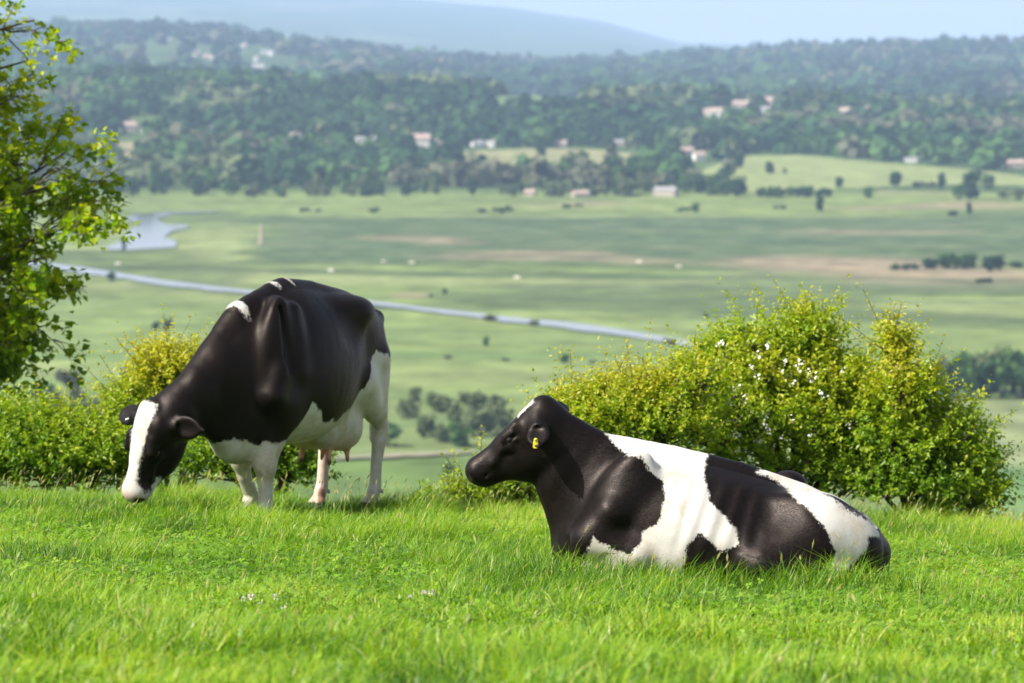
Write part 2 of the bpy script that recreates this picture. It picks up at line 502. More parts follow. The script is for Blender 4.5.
# ------------------------------------------------------------------ the grazing cow
def grazing_cow():
    fd = Field((-1.15, -0.60, -0.06), (1.62, 0.60, 1.62), 0.009)
    fd.trunk([   # x, top, bottom, half width, y, widest
        (-.90, 1.20, 1.04, .05, 0, .5),
        (-.84, 1.29, .92, .14, 0, .55),
        (-.70, 1.375, .78, .19, 0, .55),
        (-.50, 1.435, .66, .25, 0, .52),
        (-.30, 1.480, .58, .325, 0, .45),
        (-.05, 1.525, .505, .375, 0, .42),
        (.15, 1.535, .50, .38, 0, .42),
        (.35, 1.475, .52, .335, 0, .45),
        (.50, 1.42, .48, .265, 0, .46),
        (.64, 1.33, .45, .21, 0, .45),
        (.73, 1.17, .49, .15, 0, .45),
        (.80, .98, .62, .07, 0, .5)], ptop=1.75, pbot=2.25)
    # spine, hips, pins
    fd.chain([(-.84, 0, 1.27), (-.55, 0, 1.395), (-.2, 0, 1.475), (.1, 0, 1.50), (.2, 0, 1.49), (.42, 0, 1.41)], [.05, .05, .05, .055, .05, .05], .06)
    for e in (1, -1):
        fd.ell((-.46, e * .20, 1.33), (.13, .08, .06), .20)           # hook bone
        fd.ell((-.84, e * .10, 1.25), (.06, .05, .06), .08)              # pin bone
        fd.ell((-.27, e * .40, 1.27), (.13, .09, .12), .12, sub=True)    # flank hollow
    # shoulders with the blade standing proud
    for e in (1, -1):
        fd.ell((.47, e * .205, 1.085 + .035 * e), (.15, .085, .31 + .05 * e), .08, [(1, 0, .18), (0, 1, 0), (-.18, 0, 1)])
        fd.cone((.40, e * .145, 1.36 + .08 * e), (.53, e * .275, 1.00), .036, .046, .055)       # spine of the blade
        fd.cone((.53, e * .275, 1.00), (.57, e * .262, .86), .055, .085, .07)         # point of shoulder
        fd.cone((.29, e * .21, 1.28 + .10 * e), (.35, e * .285, 1.00), .04, .05, .08)           # rear rim of the blade
        fd.ell((.40, e * .235, .82), (.17, .085, .17), .08)                            # upper arm
        fd.cone((.455, e * .225, 1.40), (.475, e * .33, 1.02), .012, .016, .05, sub=True)
    # brisket
    fd.ell((.57, 0, .57), (.15, .12, .12), .10)
    # front legs: left one forward, right one a step back
    for (sy, ex, kx, fx) in ((1, .42, .54, .55), (-1, .32, .31, .21)):
        y = sy * .175
        fd.cone((ex, sy * .205, .78), (kx, y, .44), .118, .070, .07)
        fd.ell((kx + .005, y, .415), (.070, .066, .085), .03)
        fd.chain([(kx, y, .42), (kx + .3 * (fx - kx), y, .30), (fx - .01, y, .16), (fx + .02, y, .12), (fx + .045, y, .06)],
                 [.064, .047, .048, .049, .049], .03)
        for t in (1, -1):
            fd.cone((fx + .06, y + t * .022, .055), (fx + .085, y + t * .030, .012), .036, .038, .01)
            fd.ell((fx - .045, y + t * .022, .115), (.014, .012, .018), .015)
    # hind legs
    for (sy, fx) in ((1, -.74), (-1, -.545)):
        y = sy * .145; dx = fx + .74
        fd.ell((-.66, sy * .125, 1.02), (.19, .105, .34), .09, [(1, 0, -.2), (0, 1, 0), (.2, 0, 1)])
        fd.cone((-.52 + .4 * dx, sy * .17, .86), (-.74 + .8 * dx, y, .64), .135, .070, .07)
        fd.cone((-.74, sy * .15, 1.0), (-.80 + .8 * dx, y, .66), .10, .055, .07)
        fd.chain([(-.76 + .8 * dx, y, .66), (-.835 + dx, y, .535), (-.80 + dx, y, .44), (-.77 + dx, y, .30), (-.755 + dx, y, .16), (-.735 + dx, y, .12), (-.71 + dx, y, .06)],
                 [.065, .053, .052, .041, .043, .046, .046], .03, (0, 1, 0), .86)
        fd.cone((-.855 + dx, y, .575), (-.80 + .8 * dx, y, .74), .026, .022, .03)       # tendon to the hock
        for t in (1, -1):
            fd.cone((-.695 + dx, y + t * .022, .055), (-.665 + dx, y + t * .030, .012), .036, .038, .01)
            fd.ell((-.80 + dx, y + t * .022, .115), (.014, .012, .018), .015)
    # udder and teats
    fd.ell((-.38, .0, .60), (.27, .20, .175), .08)
    fd.ell((-.47, .075, .545), (.17, .115, .135), .05)
    fd.ell((-.28, .075, .555), (.15, .11, .12), .05)
    fd.ell((-.47, -.075, .545), (.17, .115, .135), .05)
    fd.ell((-.28, -.075, .555), (.15, .11, .12), .05)
    teats = [(-.50, .085), (-.27, .095), (-.50, -.08), (-.27, -.09)]
    for (x, y) in teats:
        fd.cone((x, y, .47), (x + .012, y * 1.25, .345), .026, .013, .02)
    # tail
    tail = [(-.88, 0, 1.31), (-.94, .0, 1.22), (-.965, .02, 1.0), (-.955, .03, .78), (-.945, .03, .62), (-.95, .03, .45), (-.95, .035, .36)]
    fd.chain(tail, [.045, .036, .028, .026, .045, .05, .015], .03)
    # neck
    P = np.array([1.215, -.245, .805])
    side = (0.1, 1, 0)
    nk = [(.50, 0, 1.02), (.68, -.01, .985), (.88, -.05, .88), (1.04, -.11, .765), (1.15, -.15, .68)]
    fd.chain(nk, [.315, .255, .20, .165, .125], .06, side, [.58, .58, .60, .70])
    fd.chain([(.36, 0, 1.41), (.56, -.02, 1.37), (.68, -.05, 1.25), (.98, -.13, .945), (1.18, -.225, .81)], [.05, .06, .06, .04, .04], .08)   # crest
    fd.cone((.92, -.10, .72), (.64, -.02, .60), .05, .06, .10)            # dewlap
    # head, hanging straight down with the forehead turned left
    hw = R(58.5)
    def loc(wx, wy, wz):       # world direction -> cow direction
        return np.array([-wx * math.cos(hw) - wy * math.sin(hw), wx * math.sin(hw) - wy * math.cos(hw), wz])
    th = R(49)
    n_w = (-math.cos(th), -math.sin(th), .20)
    f_w = (-.27, -.10, -.95)
    H = Head(P, loc(*f_w), loc(*n_w), 1.27, .84)
    ears = [((-.10, -.16, 1.0), (1, -.3, .0), (.4, 1, 0)), ((.06, -.20, -1.0), (1, .3, .0), (.4, 1, 0))]
    H.build(fd, ears)
    V, Q = fd.surface(2)
    V = relief(V, Q, (-.30, .22), (.70, 1.30), .0003)
    # ---- coat: distances in metres, positive where the hair is white
    x, y, z = V.T
    a, n, s = H.coords(V)
    head = (a > -.12) & (np.sqrt((n + .08) ** 2 + s ** 2) < .30) & (x > .9)
    jag = .035 * fbm(x * 9, y * 9, z * 2.5, 3, 3) + .02 * vnoise(x * 30, y * 30, z * 6, 5)
    xs = [-1.2, -.80, -.62, -.50, -.40, -.28, -.12, .02, .12, .20, .27, .32, .38, .48, .62, .74, .85, 1.2]
    zs = [.50, 1.02, 1.06, .93, .80, .71, .665, .655, .70, .78, .80, .70, .53, .565, .545, .60, .52, .40]
    lim = np.interp(x, xs, zs)
    rear = x < -.72                              # white thighs seen from behind, black tail root
    wd = (lim - z) * .8 + jag
    wd = np.where((x < -.90) & (z > .66), -.1 + jag, wd)
    def streak(c, r):
        q = np.sqrt(((x - c[0]) / r[0]) ** 2 + ((y - c[1]) / r[1]) ** 2 + ((z - c[2]) / r[2]) ** 2)
        return (1 - q) * min(r) + jag * .3
    for c, r in STREAKS:
        wd = np.maximum(wd, streak(c, r))
    # face
    bw = np.interp(a, [-.08, -.02, .05, .10, .17, .24, .34, .42, .47, .56], [.045, .068, .074, .068, .056, .047, .040, .044, .070, .12])
    blaze = np.minimum(bw - np.abs(s + .004) + .012 * fbm(a * 14, s * 14, n * 4, 8, 2), n + np.interp(a, [0, .43, .49, .6], [.075, .085, .16, .16]))
    blaze = np.minimum(blaze, a + .045)
    chin = np.minimum(.038 - np.hypot((a - .44) * .6, n + .165), .2) + .01 * vnoise(a * 40, n * 40, s * 40, 4)
    fw = np.maximum(blaze, chin)
    wd = np.where(head, fw, wd)
    thro = .05 - np.sqrt((a - .16) ** 2 + (n + .27) ** 2 + (s * .5) ** 2)
    wd = np.maximum(wd, np.where(x > .9, thro, -1))
    pink = np.zeros(len(V)); horn = np.zeros(len(V)); soil = np.zeros(len(V))
    for (tx, ty) in teats:
        rr = np.hypot(x - tx - .006, y - ty * 1.12)
        pink = np.maximum(pink, sstep(.05, .03, rr) * sstep(.47, .43, z))
        horn = np.maximum(horn, sstep(.05, .03, rr) * sstep(.385, .36, z) * (.8 if tx > -.4 else .5))
    ud = np.sqrt(((x + .38) / .3) ** 2 + (y / .21) ** 2)
    pink = np.maximum(pink, .34 * sstep(1.1, .7, ud) * sstep(.60, .48, z))
    nose = sstep(.085, .045, np.sqrt((a - .535) ** 2 + (n + .07) ** 2 + (s * .7) ** 2)) * head
    pink = np.maximum(pink, .45 * nose)
    for e in (1, -1):
        horn = np.maximum(horn, head * sstep(.040, .022, np.sqrt((a - .53) ** 2 + (n + .080) ** 2 + (s - e * .046) ** 2)))
    horn = np.maximum(horn, head * .35 * nose * sstep(-.1, .3, fbm(a * 20, n * 20, s * 20, 6, 2)))
    horn = np.maximum(horn, (z < .055) * 1.0 * (x < .9))
    soil = np.maximum(soil, .9 * sstep(.62, .36, z) * sstep(.25, .36, z) * (x < .72) * (np.abs(y) > .08) * (x > .2))
    soil = np.maximum(soil, .7 * sstep(.10, .45, .75 - z) * (x < -.55) * sstep(.40, .60, z))
    soil = np.maximum(soil, .5 * sstep(.80, .50, z) * (x < .72))
    root = empty('grazing_cow', (-1.42, 24.6, 0), 0)
    root.rotation_euler = (0, 0, math.pi + hw)
    gz = float(near_ground(-1.42, 24.6))
    root.location.z = gz - .03
    mesh_obj('body', V, Q, COAT, root, True, attrs=[('white', 'FLOAT', 'POINT', wd), ('pink', 'FLOAT', 'POINT', pink),
             ('horn', 'FLOAT', 'POINT', horn), ('soil', 'FLOAT', 'POINT', soil)])
    for e in (1, -1):
        ball('eye', H.p(.229, -.058, e * .090), .023 * 1.08, EYE, root)
    ear_tag(H.p(.085, -.06, -.165), H.v(.5, .3, -.8), H.v(0, .3, 1), TAGW, root, (.035, .018))
    tag(root, 'black and white cow standing with head lowered to graze, white blaze down its face', 'cow', 'cows on the hilltop')
    return root, H

STREAKS = [((.585, -.03, 1.37), (.032, .11, .13)), ((.08, .02, 1.54), (.022, .07, .06)), ((.22, .0, 1.52), (.028, .06, .04)),
           ((-.60, -.07, 1.41), (.16, .075, .07))]

# ------------------------------------------------------------------ the resting cow
SC = 210.0
def LX(u): return (700 - u) / SC
def LZ(v): return (585 - v) / SC
def L2(pts): return [(LX(u), LZ(v)) for u, v in pts]

def resting_cow():
    fd = Field((-1.1, -0.62, -0.06), (1.34, 0.62, 1.02), 0.008)
    fd.trunk([
        (-.885, .17, .02, .05, .02, .5),
        (-.835, .275, -.02, .15, .03, .5),
        (-.74, .36, -.03, .27, .03, .46),
        (-.56, .45, -.03, .34, .02, .42),
        (-.35, .52, -.04, .37, .02, .40),
        (-.10, .59, -.04, .395, .0, .42),
        (.12, .637, -.03, .385, .0, .42),
        (.30, .648, -.02, .33, .0, .45),
        (.44, .63, .0, .26, .0, .45),
        (.56, .56, .02, .20, .0, .42),
        (.66, .42, .06, .10, .0, .5)], ptop=1.8, pbot=2.6)
    fd.chain([(-.80, 0, .315), (-.5, 0, .46), (-.2, 0, .56), (.12, 0, .627), (.4, 0, .628)], [.035, .03, .028, .03, .05], .08)
    fd.ell((-.45, -.24, .485), (.08, .07, .050), .06)                    # far hook bone
    fd.ell((-.50, .25, .42), (.12, .07, .05), .12)                       # near hook bone
    fd.ell((-.83, .09, .24), (.05, .05, .05), .06); fd.ell((-.83, -.07, .26), (.05, .05, .05), .06)
    fd.ell((-.30, .44, .44), (.15, .085, .08), .16, sub=True)
    # shoulder blades and upper arms
    for e in (1, -1):
        fd.ell((.37, e * .205, .44), (.12, .085, .25), .07, [(1, 0, .5), (0, 1, 0), (-.5, 0, 1)])
        fd.cone((.27, e * .205, .52), (.42, e * .275, .38), .028, .042, .08)
        fd.cone((.42, e * .270, .37), (.52, e * .235, .245), .06, .085, .07)          # point of shoulder
        fd.cone((.50, e * .245, .235), (.30, e * .30, .19), .095, .07, .06)           # upper arm to elbow
        fd.cone((.30, e * .30, .16), (.53, e * .235, .075), .065, .052, .05)          # forearm
        fd.ell((.53, e * .225, .07), (.06, .052, .055), .06)                            # knee
        fd.chain([(.54, e * .22, .05), (.36, e * .17, .035), (.27, e * .15, .03)], [.04, .035, .035], .03)
        fd.cone((.27, e * .15, .03), (.20, e * .15, .02), .037, .035, .02)
    # hind legs: near thigh and folded leg beside the belly, far leg tucked under
    fd.ell((-.62, .22, .24), (.26, .15, .20), .10, [(1, 0, .35), (0, 1, 0), (-.35, 0, 1)])
    fd.cone((-.52, .28, .24), (-.30, .37, .14), .15, .10, .09)            # stifle
    fd.cone((-.30, .38, .13), (-.66, .40, .075), .085, .055, .07)
    fd.ell((-.70, .40, .07), (.07, .045, .05), .03)
    fd.chain([(-.68, .42, .05), (-.46, .47, .035), (-.38, .48, .03)], [.042, .036, .036], .03)
    fd.cone((-.37, .485, .03), (-.29, .49, .015), .036, .034, .02)
    fd.ell((-.55, -.22, .22), (.28, .16, .22), .10)
    fd.cone((-.50, -.25, .18), (-.22, -.40, .10), .13, .09, .08)
    fd.cone((-.84, .03, .17), (-.84, .06, .04), .09, .07, .06)            # seat
    tail = [(-.84, .0, .26), (-.875, .03, .20), (-.87, .08, .09), (-.83, .20, .04), (-.74, .30, .03)]
    fd.chain(tail, [.04, .034, .03, .026, .04], .03)
    # neck
    nk = [(.36, 0, .40), (.48, 0, .455), (.570, 0, .53), (.675, 0, .655), (.725, .0, .735)]
    fd.chain(nk, [.29, .255, .215, .165, .12], .05, (0, 1, 0), [.58, .57, .58, .62])
    fd.cone((.34, 0, .62), (.55, 0, .69), .045, .04, .08)
    fd.cone((.55, 0, .69), (.71, .0, .79), .04, .04, .06)
    fd.cone((.690, 0, .46), (.605, 0, .16), .045, .07, .07)                # dewlap to brisket
    fd.ell((.53, 0, .16), (.13, .15, .17), .08)
    # folds on the neck
    for i in range(3):
        fd.cone((.50 - .045 * i, .185, .36 - .03 * i), (.60 - .03 * i, .155, .26 - .03 * i), .012, .014, .035)
    # head in profile, nose lifted slightly away
    P = np.array([.765, -.005, .875])
    yw = R(9)
    f = np.array([math.cos(yw) * .765, -math.sin(yw) * .765, -.645])
    n = np.array([math.cos(yw) * .645, -math.sin(yw) * .645, .765])
    H = Head(P, f, n, .95)
    ears = [((.20, -.42, .78), (.8, .5, 0), (.5, .3, .5)), ((-.42, -.16, -.85), (.3, -1, 0), (1, 1, 0))]
    H.build(fd, ears)
    V, Q = fd.surface(2)
    V = relief(V, Q, (-.34, .20), (.14, .60), .0030)
    x, y, z = V.T
    a, nn, s = H.coords(V)
    head = (x > .60) & (z > .44) & (a > -.1) & (a < .7) & (np.abs(s) < .3) & (nn > -.28)
    A = L2([(606, 432), (660, 432), (711, 445), (704, 467), (709, 492), (722, 505), (735, 517), (736, 532), (721, 540), (706, 527), (697, 522), (687, 534), (682, 553),
            (684, 600), (570, 600), (584, 556), (594, 527), (601, 534), (618, 542), (630, 545), (641, 533), (643, 521), (657, 514), (664, 491), (662, 475), (652, 467), (639, 450), (624, 450)])
    B = L2([(757, 468), (770, 463), (785, 466), (820, 482), (858, 505), (884, 520), (878, 526), (866, 525), (865, 538), (852, 549), (841, 557), (836, 575), (820, 590), (824, 561), (832, 536), (823, 516), (808, 499), (792, 487), (776, 475)])
    jag = .011 * fbm(x * 26, y * 26, z * 26, 3, 3)
    wn = np.maximum(poly_sd(x, z, A), poly_sd(x, z, B))
    # the far side of the animal: its own, simpler patches
    wf = np.maximum(.16 - np.hypot((x - .05) * .8, (z - .40) * .6), .15 - np.hypot((x + .66) * .8, (z - .25) * .7))
    w = sstep(.02, -.10, y)
    wd = wn * (1 - w) + wf * w + jag
    fore = np.minimum(np.minimum(.046 - np.abs(s - .008), .055 - np.abs(a - .075)), nn + .075)
    wd = np.where(head, fore, wd)
    wd = np.where((x > .70) & ~head, -.1, wd)
    soil = .75 * sstep(.34, .02, z) * (x < .7)
    horn = np.zeros(len(V)); pink = np.zeros(len(V))
    nose = sstep(.06, .04, np.sqrt((a - .535) ** 2 + (nn + .085) ** 2 + (s * .7) ** 2)) * head
    horn = np.maximum(horn, nose)
    horn = np.maximum(horn, ((x < -.29) & (x > -.40) & (y > .44) & (z < .06)) * 1.0)
    root = empty('resting_cow', (at(696, 585, 18.3)[0], 18.3, float(near_ground(.9, 18.3)) - .005), math.pi)
    root.rotation_euler = (0, R(-1.0), math.pi)
    mesh_obj('body', V, Q, COAT, root, True, attrs=[('white', 'FLOAT', 'POINT', wd), ('pink', 'FLOAT', 'POINT', pink),
             ('horn', 'FLOAT', 'POINT', horn), ('soil', 'FLOAT', 'POINT', soil)])
    for e in (1, -1):
        ball('eye', H.p(.229, -.058, e * .090), .023 * .925, EYE, root)
    d = H.v(.02, -.62, .60)
    ear_tag(H.p(.098, -.150, .268), H.v(.62, -.75, .0), H.v(1, .7, .1), TAG, root, (.046, .027))
    tag(root, 'black and white cow lying in grass with raised head and yellow ear tag', 'cow', 'cows on the hilltop')
    return root, H

COW1, H1 = grazing_cow()
COW2, H2 = resting_cow()
# ------------------------------------------------------------------ the hilltop: soil, grass, clover
def rng_(seed): return np.random.default_rng(seed)

def build_hilltop():
    # one sheet from under the camera over the crest and down the scarp to the valley foot
    az = np.tan(np.radians(np.linspace(-34, 34, 121)))
    ys = np.concatenate([np.linspace(-12, 0, 7), np.linspace(1, 30, 150), np.geomspace(30.6, 330, 46)])
    X, Y = np.meshgrid(az, ys, indexing='ij')
    XX = X * np.maximum(np.abs(Y), 14) + 0 * Y
    Z = near_ground(XX, Y)
    zv = -98.0
    Z = np.maximum(Z, zv - 1.0)
    V = np.stack([XX, Y, Z], -1).reshape(-1, 3)
    n = len(ys); i, j = np.meshgrid(np.arange(len(az) - 1), np.arange(n - 1), indexing='ij')
    b = (i * n + j).ravel()
    t = NT('turf_soil')
    c = t.ramp(t.noise(1.1, 5, .6), [(.3, (.030, .060, .012)), (.55, (.050, .095, .016)), (.75, (.075, .12, .022))])
    m = t.done(t.bsdf(c, .95, .1, t.noise(40, 4, .7), .6, .03))
    o = mesh_obj('hilltop', V, np.stack([b, b + n, b + n + 1, b + 1], 1), m, smooth=True)
    tag(o, kind='structure')
build_hilltop()

def leaf_material(name, stops, trans=0.45, rough=0.45, spec=0.35, hue_attr='tint'):
    """thin leaves: colour picked along `stops` by a per-leaf value, light passing through"""
    t = NT(name)
    f = t.attr(hue_attr).outputs['Fac']
    c = t.ramp(f, stops)
    b = t.bsdf(c, rough, spec)
    tr = t.n('ShaderNodeBsdfTranslucent')
    cc = t.mix(1.0, c, (1.20, 1.30, .40), 'MULTIPLY')
    t.l(cc, tr.inputs['Color'])
    mx = t.n('ShaderNodeMixShader'); mx.inputs[0].default_value = trans
    t.l(b.outputs[0], mx.inputs[1]); t.l(tr.outputs[0], mx.inputs[2])
    return t.done(mx)

GRASS = leaf_material('grass_blade', [(0.0, (.042, .110, .006)), (.30, (.100, .230, .008)), (.62, (.205, .360, .010)), (.86, (.32, .43, .018)), (.92, (.42, .42, .10)), (1.0, (.60, .54, .30))], .42, .45, .35)
CLOV = leaf_material('clover_leaf', [(0.0, (.070, .17, .010)), (.6, (.17, .33, .014)), (1.0, (.28, .42, .04))], .40, .4, .4)

def blades(P, h, wd, lean, azim, tint, seg=3, curl=1.0):
    """tapered curved strips. P roots, h height, wd width, lean sideways reach, azim its direction"""
    n = len(P)
    t = np.linspace(0, 1, seg + 1)
    dx, dy = np.cos(azim), np.sin(azim)
    r = rng_(n)
    sa = azim + r.uniform(.9, 2.2, n)
    sx, sy = np.cos(sa), np.sin(sa)
    rows = []
    for k, tk in enumerate(t):
        off = lean * tk ** (1 + curl)
        hz = h * (tk - .35 * (lean / np.maximum(h, 1e-4)) ** 1 * tk ** 3 * .6)
        cx, cy, cz = P[:, 0] + dx * off, P[:, 1] + dy * off, P[:, 2] + hz
        w = wd * (1 - tk ** 1.6) * .5
        if k < seg:
            rows.append(np.stack([cx - sx * w, cy - sy * w, cz], 1)); rows.append(np.stack([cx + sx * w, cy + sy * w, cz], 1))
        else:
            rows.append(np.stack([cx, cy, cz], 1))
    m = len(rows)
    V = np.stack(rows, 1).reshape(-1, 3)
    base = np.arange(n)[:, None] * m
    q = np.concatenate([base + np.array([[2 * k, 2 * k + 1, 2 * k + 3, 2 * k + 2]]) for k in range(seg - 1)])
    tr = base + np.array([[2 * seg - 2, 2 * seg - 1, 2 * seg]])
    tin = np.concatenate([np.tile(tint, seg - 1), tint])
    return V, q, tr, tin

def field_points(n, rg, y0=10.4, y1=28.2, pad=2.2):
    """random roots over the visible part of the hilltop, uniform per square metre"""
    hw = lambda y: .137 * y + pad
    y = np.empty(0)
    while len(y) < n:
        c = rg.uniform(y0, y1, n * 2); c = c[rg.uniform(0, hw(y1), len(c)) < hw(c)]
        y = np.concatenate([y, c])
    y = y[:n]; x = rg.uniform(-1, 1, n) * hw(y)
    return x, y

def lying_mask(x, y):      # pressed flat below the resting cow
    return ((x - .9 - .05) / .93) ** 2 + ((y - 18.3) / .33) ** 2 < 1

def build_grass():
    rg = rng_(5)
    N = 470000
    x, y = field_points(N, rg)
    keep = ~lying_mask(x, y); x, y = x[keep], y[keep]
    big = fbm(x * .9, y * .55, 0, 21, 3); tuft = fbm(x * 3.2, y * 2.6, 0, 33, 3); fine = vnoise(x * 11, y * 9, 0, 40)
    crest = sstep(22.3, 25.0, y + .35 * vnoise(x * 1.3, 0 * x, 0, 8))
    left = sstep(-1.2, -3.0, x + 0 * y)
    short = sstep(-.05, .22, big + .25 * sstep(14.5, 16.5, y) * sstep(22, 19.5, y))      # the cropped clover patches
    h = .098 + .11 * tuft + .04 * big + .035 * fine
    h = h * (1 - .45 * short) + crest * (.065 + .06 * np.clip(tuft, 0, 1))
    h = h + .03 * sstep(15.0, 12.2, y)
    h = h + (.085 + .03 * sstep(1.0, 1.8, x)) * np.exp(-((y - 17.7) / .45) ** 2) * sstep(-.4, .1, x) * sstep(2.3, 1.8, x)
    h = h * (1 - .65 * np.exp(-((y - 23.9) / .5) ** 2) * sstep(-2.1, -1.8, x) * sstep(-.6, -.9, x))
    h = np.clip(h, .022, .24) * rg.uniform(.55, 1.25, len(x))
    lean = h * rg.uniform(.25, 1.25, len(x))
    azim = rg.uniform(0, 2 * np.pi, len(x)); wind = rg.uniform(0, 1, len(x)) < .45
    azim = np.where(wind, .35 + rg.normal(0, .7, len(x)) + 1.6 * vnoise(x * 1.7, y * 1.7, 0, 70), azim)
    wd = rg.uniform(.0032, .0076, len(x)) * (1 + .55 * sstep(17, 14, y)) * np.where(rg.uniform(0, 1, len(x)) < .12, 1.5, 1)
    tint = np.clip(.45 + .46 * big + .48 * tuft + rg.normal(0, .24, len(x)), 0, .88)
    straw = rg.uniform(0, 1, len(x)) < (.030 + .05 * sstep(.2, .5, fbm(x * 1.5, y * 1.2, 0, 90, 2)) + .04 * sstep(1.5, 3, x) )
    tint = np.where(straw, rg.uniform(.86, 1, len(x)), tint)
    P = np.stack([x, y, near_ground(x, y) - .006], 1)
    V, q, tr, tin = blades(P, h, wd, lean, azim, tint)
    # long bent stems with thin seed heads along the crest and in loose drifts
    M = 7400
    x2, y2 = field_points(M, rg)
    k = (rg.uniform(0, 1, M) < .10 + .55 * sstep(22.5, 25.2, y2) + .22 * sstep(1.2, 3.0, x2) * sstep(22, 15, y2)) & ~lying_mask(x2, y2)
    x2, y2 = x2[k], y2[k]
    h2 = rg.uniform(.14, .30, len(x2))
    V2, q2, t2, n2 = blades(np.stack([x2, y2, near_ground(x2, y2)], 1), h2, rg.uniform(.002, .0035, len(x2)), h2 * rg.uniform(.1, .6, len(x2)), rg.normal(.3, .9, len(x2)),
                            rg.uniform(.75, 1, len(x2)))
    m = V2.reshape(len(x2), -1, 3)
    tip = m[:, -1]; pre = m[:, -3:-1].mean(1); d = tip - pre; d /= np.linalg.norm(d, axis=1)[:, None] + 1e-9
    hv, hq = [], []
    L = rg.uniform(.025, .055, len(x2))[:, None]; W = rg.uniform(.003, .0055, len(x2))[:, None]
    for ang in (0, 1.57):
        s = np.stack([np.full(len(x2), math.cos(ang)), np.full(len(x2), math.sin(ang)), np.zeros(len(x2))], 1)
        o = len(hv) * len(x2) * 4
        hv.append(np.stack([tip - d * L * .6, tip + s * W, tip + d * L * .5, tip - s * W], 1).reshape(-1, 3))
        hq.append(np.arange(len(x2))[:, None] * 4 + np.array([[0, 1, 2, 3]]) + o)
    o1 = len(V); o2 = o1 + len(V2)
    HV = np.concatenate(hv); HQ = np.concatenate(hq) + o2
    AV = np.concatenate([V, V2, HV])
    T = np.concatenate([tin[:len(q)], n2[:len(q2)], np.full(len(HQ), .97), tin[len(q):], n2[len(q2):]])
    o = mesh_obj('grass', AV, [np.concatenate([q, q2 + o1, HQ]), np.concatenate([tr, t2 + o1])], GRASS, attrs=[('tint', 'FLOAT', 'FACE', T)])
    tag(o, kind='stuff')

def build_clover():
    rg = rng_(77)
    N = 66000
    x, y = field_points(N, rg, 10.6, 25.2)
    big = fbm(x * .9, y * .55, 0, 21, 3)
    p = sstep(-.12, .25, big + .28 * sstep(14.0, 16.0, y) * sstep(23, 20.0, y)) * .95 + .05
    k = (rg.uniform(0, 1, N) < p) & ~lying_mask(x, y); x, y = x[k], y[k]; n = len(x)
    h = rg.uniform(.025, .075, n); r = rg.uniform(.009, .018, n); a0 = rg.uniform(0, 6.28, n)
    z = near_ground(x, y) + h
    tx, ty = rg.normal(0, .35, n), rg.normal(0, .35, n)
    VV, QQ = [], []
    for k in range(3):
        a = a0 + k * 2.094
        pts = []
        for (u, v) in ((.05, 0), (.62, -.52), (1.12, -.12), (1.12, .12), (.62, .52)):
            px = r * (u * np.cos(a) - v * np.sin(a)); py = r * (u * np.sin(a) + v * np.cos(a))
            pts.append(np.stack([x + px, y + py, z + px * tx + py * ty + .15 * r * abs(v)], 1))
        VV.append(np.stack(pts, 1).reshape(-1, 3)); QQ.append(np.arange(n)[:, None] * 5 + np.arange(5)[None] + k * n * 5)
    tint = np.clip(.5 + .35 * vnoise(x * 2, y * 2, 0, 55) + rg.normal(0, .2, n), 0, 1)
    o = mesh_obj('clover', np.concatenate(VV), np.concatenate(QQ), CLOV, attrs=[('tint', 'FLOAT', 'FACE', np.tile(tint, 3))])
    tag(o, kind='stuff')

build_grass()
build_clover()

# white clover blossoms that can be picked out one by one
PETAL = simple_mat('clover_petal', (.62, .58, .52), .6, .3, .08, 60)
STALK = simple_mat('flower_stalk', (.10, .18, .03), .6, .3, .1, 30)
def clover_flowers():
    spots = [(243, 599, 1.0, 'left of the four white blossoms at the left of the clover patch'), (251, 597, 1.5, 'biggest of the white blossoms at the left of the clover patch'),
             (275, 597, 1.2, 'white blossom standing apart between the two small clusters'), (284, 609, 1.2, 'lowest white blossom of the left cluster'),
             (260, 604, .8, 'small white blossom right below the biggest one'), (410, 597, .9, 'leftmost blossom of the cluster below the middle of the picture'),
             (424, 593, 1.2, 'upper white blossom of the middle cluster'), (431, 592, 1.3, 'rightmost white blossom of the middle cluster')]
    rg = rng_(3)
    for (u, v, s, lab) in spots:
        # walk down the line of sight until it meets the grass tops
        Y = 10.0
        while Y < 30 and at(u, v, Y)[2] > near_ground(at(u, v, Y)[0], Y) + .07: Y += .02
        p = at(u, v, Y); g = float(near_ground(p[0], Y))
        r = empty('clover_flower', (p[0], Y, g))
        hh = p[2] - g
        st = [(0, 0, 0), (.004, .003, hh * .5), (0, 0, hh)]
        ring = [[(q[0] + .0016 * math.cos(t), q[1] + .0016 * math.sin(t), q[2]) for t in (0, 2.1, 4.2)] for q in st]
        Vs = [c for R_ in ring for c in R_]
        mesh_obj('stalk', Vs, np.array([[3 * i + j, 3 * i + (j + 1) % 3, 3 * i + 3 + (j + 1) % 3, 3 * i + 3 + j] for i in range(2) for j in range(3)]), STALK, r)
        V, Q = [], []
        for k in range(36):
            d = unit(rg.normal(0, 1, 3) + np.array([0, 0, .35])); w = unit(np.cross(d, rg.normal(0, 1, 3)))
            c = np.array([0, 0, hh]); R0 = .0085 * s
            b = len(V)
            V += [c + d * R0 * .3, c + d * R0 + w * R0 * .22, c + d * R0 * 1.35, c + d * R0 - w * R0 * .22]
            Q.append([b, b + 1, b + 2, b + 3])
        mesh_obj('blossom', V, np.array(Q), PETAL, r)
        tag(r, lab, 'flower', 'white clover flowers in the grass')
clover_flowers()
